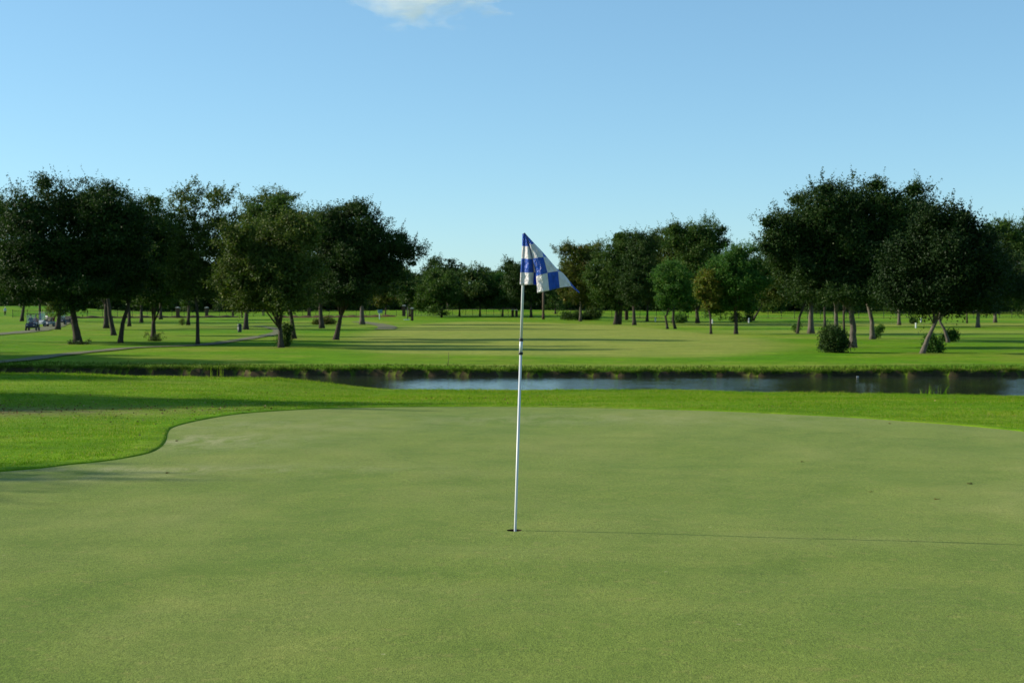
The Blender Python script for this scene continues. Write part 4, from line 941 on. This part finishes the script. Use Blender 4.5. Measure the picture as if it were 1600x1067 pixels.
# debris on the green
for i, (px, py, s, lab) in enumerate([(1515, 755.5, .04, "dark curled leaf on the green near the right edge"), (1464, 778, .022, "small dark leaf on the green below the curled one"), (1390, 663, .025, "small leaf on the back of the green at right"), (276, 692, .022, "brown leaf on the worn patch of the green"), (262, 741, .02, "brown leaf on the green near its left edge"), (1254, 723, .02, "pale leaf bit in the right middle of the green"), (1360, 766, .018, "thin twig on the green left of the small dark leaf")]):
    x, y = flat(px, py); r = np.random.default_rng(600 + i);     g = []
    for a in range(5):
        for c_ in range(4): g.append(((a - 2) / 4 * s * 2, (c_ - 1.5) / 3 * s * (1 - abs(a - 2) / 2.6), .004 * math.sin(a * 1.1 + c_ * .8 + i) + .001 * c_))
    Fq_ = [(a * 4 + c_, a * 4 + 4 + c_, a * 4 + 5 + c_, a * 4 + 1 + c_) for a in range(4) for c_ in range(3)]
    o = np_mesh("fallen_leaf", np.array(g), np.array(Fq_), M["litter"], smooth_=True); o.location = (x, y, .006 + float(und(np.array([x]), np.array([y]))[0]) + .004); o.rotation_euler = (.08, .06, r.uniform(0, 3))
    md = o.modifiers.new("s", 'SOLIDIFY'); md.thickness = .0015
    tag(o, lab, "leaf", "leaves lying on the green")
b = at(1340, 590, 59.4); o = MB().box((0, 0, 0), (.10, .04, .03), bev=.01).build("litter_scrap", M["whitep"]); o.location = (b.x, b.y, WATER_Z + .03); tag(o, "tiny white scrap floating at the far waterline", "litter")

# ------------------------------------------------------------------ people
def skinned(name, verts, edges_, radii, mat, parent, sub=1, root=0):
    me = bpy.data.meshes.new(name); me.from_pydata(verts, edges_, []); me.materials.append(mat)
    o = bpy.data.objects.new(name, me); COL.objects.link(o)
    if parent: o.parent = parent
    m = o.modifiers.new("skin", 'SKIN'); m.use_smooth_shade = True
    sv = me.skin_vertices
    if not sv:
        bpy.context.view_layer.objects.active = o
    for i, rd in enumerate(radii): me.skin_vertices[0].data[i].radius = rd if hasattr(rd, '__len__') else (rd, rd)
    me.skin_vertices[0].data[root].use_root = True
    s = o.modifiers.new("sub", 'SUBSURF'); s.levels = sub; s.render_levels = sub
    return o
def person(loc, rz, label, shirt, trousers, hatm, seated=False, hold=None):
    V = []; E = []; R = []
    def add(p, r_, par=None):
        V.append(p); R.append(r_)
        if par is not None: E.append((par, len(V) - 1))
        return len(V) - 1
    hz = .55 if seated else .95
    root_ = None
    pel = add((0, 0, hz), (.15, .11)); wa = add((0, .0, hz + .16), (.13, .095), pel); ch = add((0, .01, hz + .36), (.155, .105), wa)
    nk0 = add((0, 0, hz + .52), (.09, .07), ch); nk = add((0, 0, hz + .58), .05, nk0); hd = add((0, -.01, hz + .66), (.065, .075), nk); h2 = add((0, -.015, hz + .75), (.078, .095), hd); h3 = add((0, 0, hz + .81), (.05, .06), h2)
    arms = []; legs = []
    for s_ in (-1, 1):
        sh = add((s_ * .17, 0, hz + .47), .055, ch)
        if seated: el = (s_ * .24, -.12, hz + .22); wr = (s_ * .14, -.36, hz + .28)
        else: el = (s_ * .25, .02, hz + .20) if s_ > 0 else (-.25, -.04, hz + .22); wr = (s_ * .24, -.14, hz + .0)
        e = add(el, .04, sh); w = add(wr, .027, e); d = (Vector(wr) - Vector(el)).normalized(); pm = Vector(wr) + d * .06; p = add(tuple(pm), (.03, .018), w)
        for f_ in range(5):
            o_ = (f_ - 2) * .014; q = pm + Vector((o_, 0, 0)) * (1 if f_ < 4 else 1.6) + d * (.03 if f_ < 4 else -.02)
            a_ = add(tuple(q), .008, p); add(tuple(q + d * (.03 - .004 * abs(f_ - 1)) + Vector((0, -.008, -.008))), .007, a_)
        hp = add((s_ * .09, 0, hz - .06), .085, pel)
        if seated: kn = (s_ * .12, -.42, hz - .04); an = (s_ * .12, -.50, .12)
        else: kn = (s_ * .10, -.03 * s_, hz * .52); an = (s_ * .11, .03 * s_, .09)
        k2 = add(kn, .058, hp); a2 = add(an, .038, k2); add((an[0], an[1] - .13, an[2] - .05), (.04, .028), a2)
        arms.append([(s_ * .17, 0, hz + .47), tuple(Vector(el)), tuple(Vector(el).lerp(Vector(wr), .1))]); legs.append([(s_ * .09, 0, hz - .06), kn, tuple(Vector(kn).lerp(Vector(an), .93))])
    b = skinned("person", V, E, R, M["skin"], None); b.location = loc; b.rotation_euler = (0, 0, rz); tag(b, label, "person")
    v = [(0, 0, hz), (0, 0, hz + .16), (0, .01, hz + .36), (0, 0, hz + .50)]; e_ = [(0, 1), (1, 2), (2, 3)]; r_ = [(.165, .125), (.145, .11), (.17, .12), (.09, .08)]
    for a_ in arms: n_ = len(v); v += a_; e_ += [(2, n_), (n_, n_ + 1), (n_ + 1, n_ + 2)]; r_ += [.07, .058, .052]
    skinned("shirt", v, e_, r_, M[shirt], b)
    v = [(0, 0, hz + .03)]; e_ = []; r_ = [(.16, .125)]
    for a_ in legs: n_ = len(v); v += a_; e_ += [(0, n_), (n_, n_ + 1), (n_ + 1, n_ + 2)]; r_ += [.098, .072, .055]
    skinned("trousers", v, e_, r_, M[trousers], b)
    mb = MB(); mb.tube([(0, 0, hz + .77), (0, 0, hz + .82), (0, 0, hz + .86), (0, 0, hz + .875)], [.098, .098, .075, .02], 12).box((0, -.12, hz + .785), (.14, .12, .014)); mb.build("cap", M[hatm], b, True)
    mb = MB(); mb.tube([(0, -.105, hz + .735), (0, -.122, hz + .715)], [.008, .012], 6); mb.tube([(-.085, 0, hz + .74), (-.097, 0, hz + .73)], [.018, .012], 6).tube([(.085, 0, hz + .74), (.097, 0, hz + .73)], [.018, .012], 6); mb.build("nose_and_ears", M["skin"], b, True)
    return b

# ------------------------------------------------------------------ golf carts
def cart(px, py, rz, label, body, roof):
    b = hit(px, py); o = empty("golf_cart", b, rz, label=label, cat="golf cart", group="golf carts on the far left path")
    # front faces -Y
    mb = MB(); v = []; prof = [(-1.22, .32), (-1.25, .55), (-1.05, .78), (-.72, .88), (-.60, .80), (-.52, .40), (.18, .40), (.22, .70), (.95, .72), (1.12, .60), (1.12, .32)]
    n = len(prof)
    for s_ in (-1, 1):
        for y, z in prof: v.append((s_ * (.56 if z < .8 else .5), y, z))
    f = [(i, (i + 1) % n, (i + 1) % n + n, i + n) for i in range(n)] + [tuple(reversed(range(n))), tuple(range(n, 2 * n))]
    mb.add(v, f); mb.build("body", M[body], o, bevel=.03)
    MB().box((0, .42, .78), (1.0, .50, .14), bev=.04).build("seat", M["seatm"], o); MB().box((0, .72, 1.05), (1.0, .12, .42), bev=.04).build("backrest", M["seatm"], o)
    MB().box((0, .02, 1.86), (1.16, 1.75, .07), bev=.03, taper=.92).build("roof", M[roof], o)
    for sx in (-1, 1):
        MB().tube([(sx * .50, -.78, .85), (sx * .50, -.62, 1.84)], .02, 6).build("roof_post", M["iron"], o, True)
        MB().tube([(sx * .50, .98, .7), (sx * .50, .78, 1.84)], .02, 6).build("roof_post", M["iron"], o, True)
        MB().box((sx * .36, -1.235, .62), (.17, .05, .10), bev=.015).build("headlight", M["stone"], o)
        for y in (-.85, .82):
            w = MB().tube([(sx * .46, y, .23), (sx * .48, y, .23), (sx * .60, y, .23), (sx * .62, y, .23)], [.20, .235, .235, .20], 18).build("wheel", M["black"], o, True)
            MB().tube([(sx * .60, y, .23), (sx * .635, y, .23)], [.12, .10], 12).build("rim", M["stone"], w, True)
    MB().box((0, -.705, 1.33), (.96, .015, .80), rot=Matrix.Rotation(-.16, 3, 'X')).build("windscreen", M["glass"], o)
    MB().tube([(-.25, -.5, .95), (-.25, -.36, 1.08)], .02, 6).tube([(-.25 + .17 * math.cos(t), -.36 + .08 * math.sin(t), 1.08 + .15 * math.sin(t)) for t in np.linspace(0, 2 * PI, 15)], .015, 5).build("steering_wheel", M["black"], o, True)
    for sx in (-.22, .22):
        MB().tube([(sx, 1.12, .55), (sx, 1.2, 1.0), (sx, 1.22, 1.25)], [.13, .14, .13], 12).build("golf_bag", M["redp"], o, True)
    return o, b
o1, b1 = cart(51, 517, .15, "dark golf cart with two riders, nearest on the path", "cartblue", "canopydark")
o2, b2 = cart(72, 510.5, -.45, "pale golf cart with clear windscreen, second on the path", "cartwhite", "canopy")
o3, b3 = cart(102, 507.5, -.3, "navy golf cart half hidden behind a trunk, last on the path", "cartblue", "canopy")
def in_cart(b, rz, sx):
    Mx = Matrix.Rotation(rz, 3, 'Z'); return Vector(b) + Mx @ Vector((sx, .42, .36))
person(in_cart(b1, .15, -.26), .15, "golf cart driver in dark clothes and cap", "darkcloth", "darkcloth", "darkcloth", True)
person(in_cart(b1, .15, .26), .15, "passenger in a pink top in the nearest golf cart", "pink", "whitecloth", "whitecloth", True)
person(in_cart(b2, -.45, -.26), -.45, "driver in white sitting in the pale golf cart", "whitecloth", "darkcloth", "whitecloth", True)
person(hit(8, 494), .4, "person in pale blue shirt and dark trousers standing on the rise", "bluecloth", "darkcloth", "whitecloth")

# ------------------------------------------------------------------ cloud
m, nt, out = new_mat("cloud_vapour")
tc = nt.nodes.new("ShaderNodeTexCoord").outputs["Object"]
ln = nt.nodes.new("ShaderNodeVectorMath"); ln.operation = 'LENGTH'; nt.links.new(tc, ln.inputs[0])
nz = noise(nt, mapping(nt, tc, (1.6, 1.2, 1.1)), 1.7, 5, .62, .4)
dn = math_(nt, 'SUBTRACT', math_(nt, 'ADD', math_(nt, 'MULTIPLY', math_(nt, 'SUBTRACT', nz, .5), 2.8), .46), math_(nt, 'MULTIPLY', ln.outputs["Value"], .95))
dn = math_(nt, 'MULTIPLY', math_(nt, 'MAXIMUM', dn, 0.0), .04)
vs = nt.nodes.new("ShaderNodeVolumePrincipled"); vs.inputs["Color"].default_value = (.98, .97, .97, 1); nt.links.new(dn, vs.inputs["Density"]); nt.links.new(vs.outputs[0], out.inputs["Volume"])
bm_v = []; import bmesh
me = bpy.data.meshes.new("cloud"); bm = bmesh.new(); bmesh.ops.create_icosphere(bm, subdivisions=4, radius=1.0); bm.to_mesh(me); bm.free(); me.materials.append(m)
cl = bpy.data.objects.new("cloud", me); COL.objects.link(cl); cl.location = at(664, -4, 3000); cl.scale = (250, 120, 74)
tag(cl, "small thin white cloud at the top of the sky", "cloud", kind="stuff")


# ------------------------------------------------------------------ light
SUN_EL = math.radians(23); SX, SY = -0.984, 0.18   # horizontal direction towards the sun
w = bpy.data.worlds.new("World"); sc.world = w; w.use_nodes = True; nt = w.node_tree; nt.nodes.clear()
sky = nt.nodes.new("ShaderNodeTexSky"); sky.sky_type = 'NISHITA'; sky.sun_disc = False; sky.sun_elevation = SUN_EL
sky.sun_rotation = math.atan2(SX, SY); sky.air_density = .85; sky.dust_density = .25; sky.ozone_density = 6.0; sky.altitude = 0
bg = nt.nodes.new("ShaderNodeBackground"); bg.inputs[1].default_value = .105; ow = nt.nodes.new("ShaderNodeOutputWorld")
gm = nt.nodes.new('ShaderNodeGamma'); gm.inputs[1].default_value = .7; nt.links.new(sky.outputs[0], gm.inputs[0])
nt.links.new(mixc(nt, 1.0, gm.outputs[0], (1.57, 1.88, 1.80), 'MULTIPLY'), bg.inputs[0]); nt.links.new(bg.outputs[0], ow.inputs[0])
sl = bpy.data.lights.new("sun", 'SUN'); sl.energy = 5.0; sl.angle = math.radians(.55); sl.color = (1, .92, .80)
so = bpy.data.objects.new("sun", sl); COL.objects.link(so)
sd_ = Vector((SX * math.cos(SUN_EL), SY * math.cos(SUN_EL), math.sin(SUN_EL))).normalized()
so.rotation_euler = sd_.to_track_quat('Z', 'Y').to_euler(); so.location = (0, 0, 60)

vs_ = sc.view_settings; vs_.view_transform = 'Standard'; vs_.look = 'None'; vs_.exposure = .55; vs_.gamma = 1
sc.cycles.max_bounces = 6; sc.cycles.transparent_max_bounces = 8; sc.cycles.volume_bounces = 3
sc.cycles.use_denoising = True
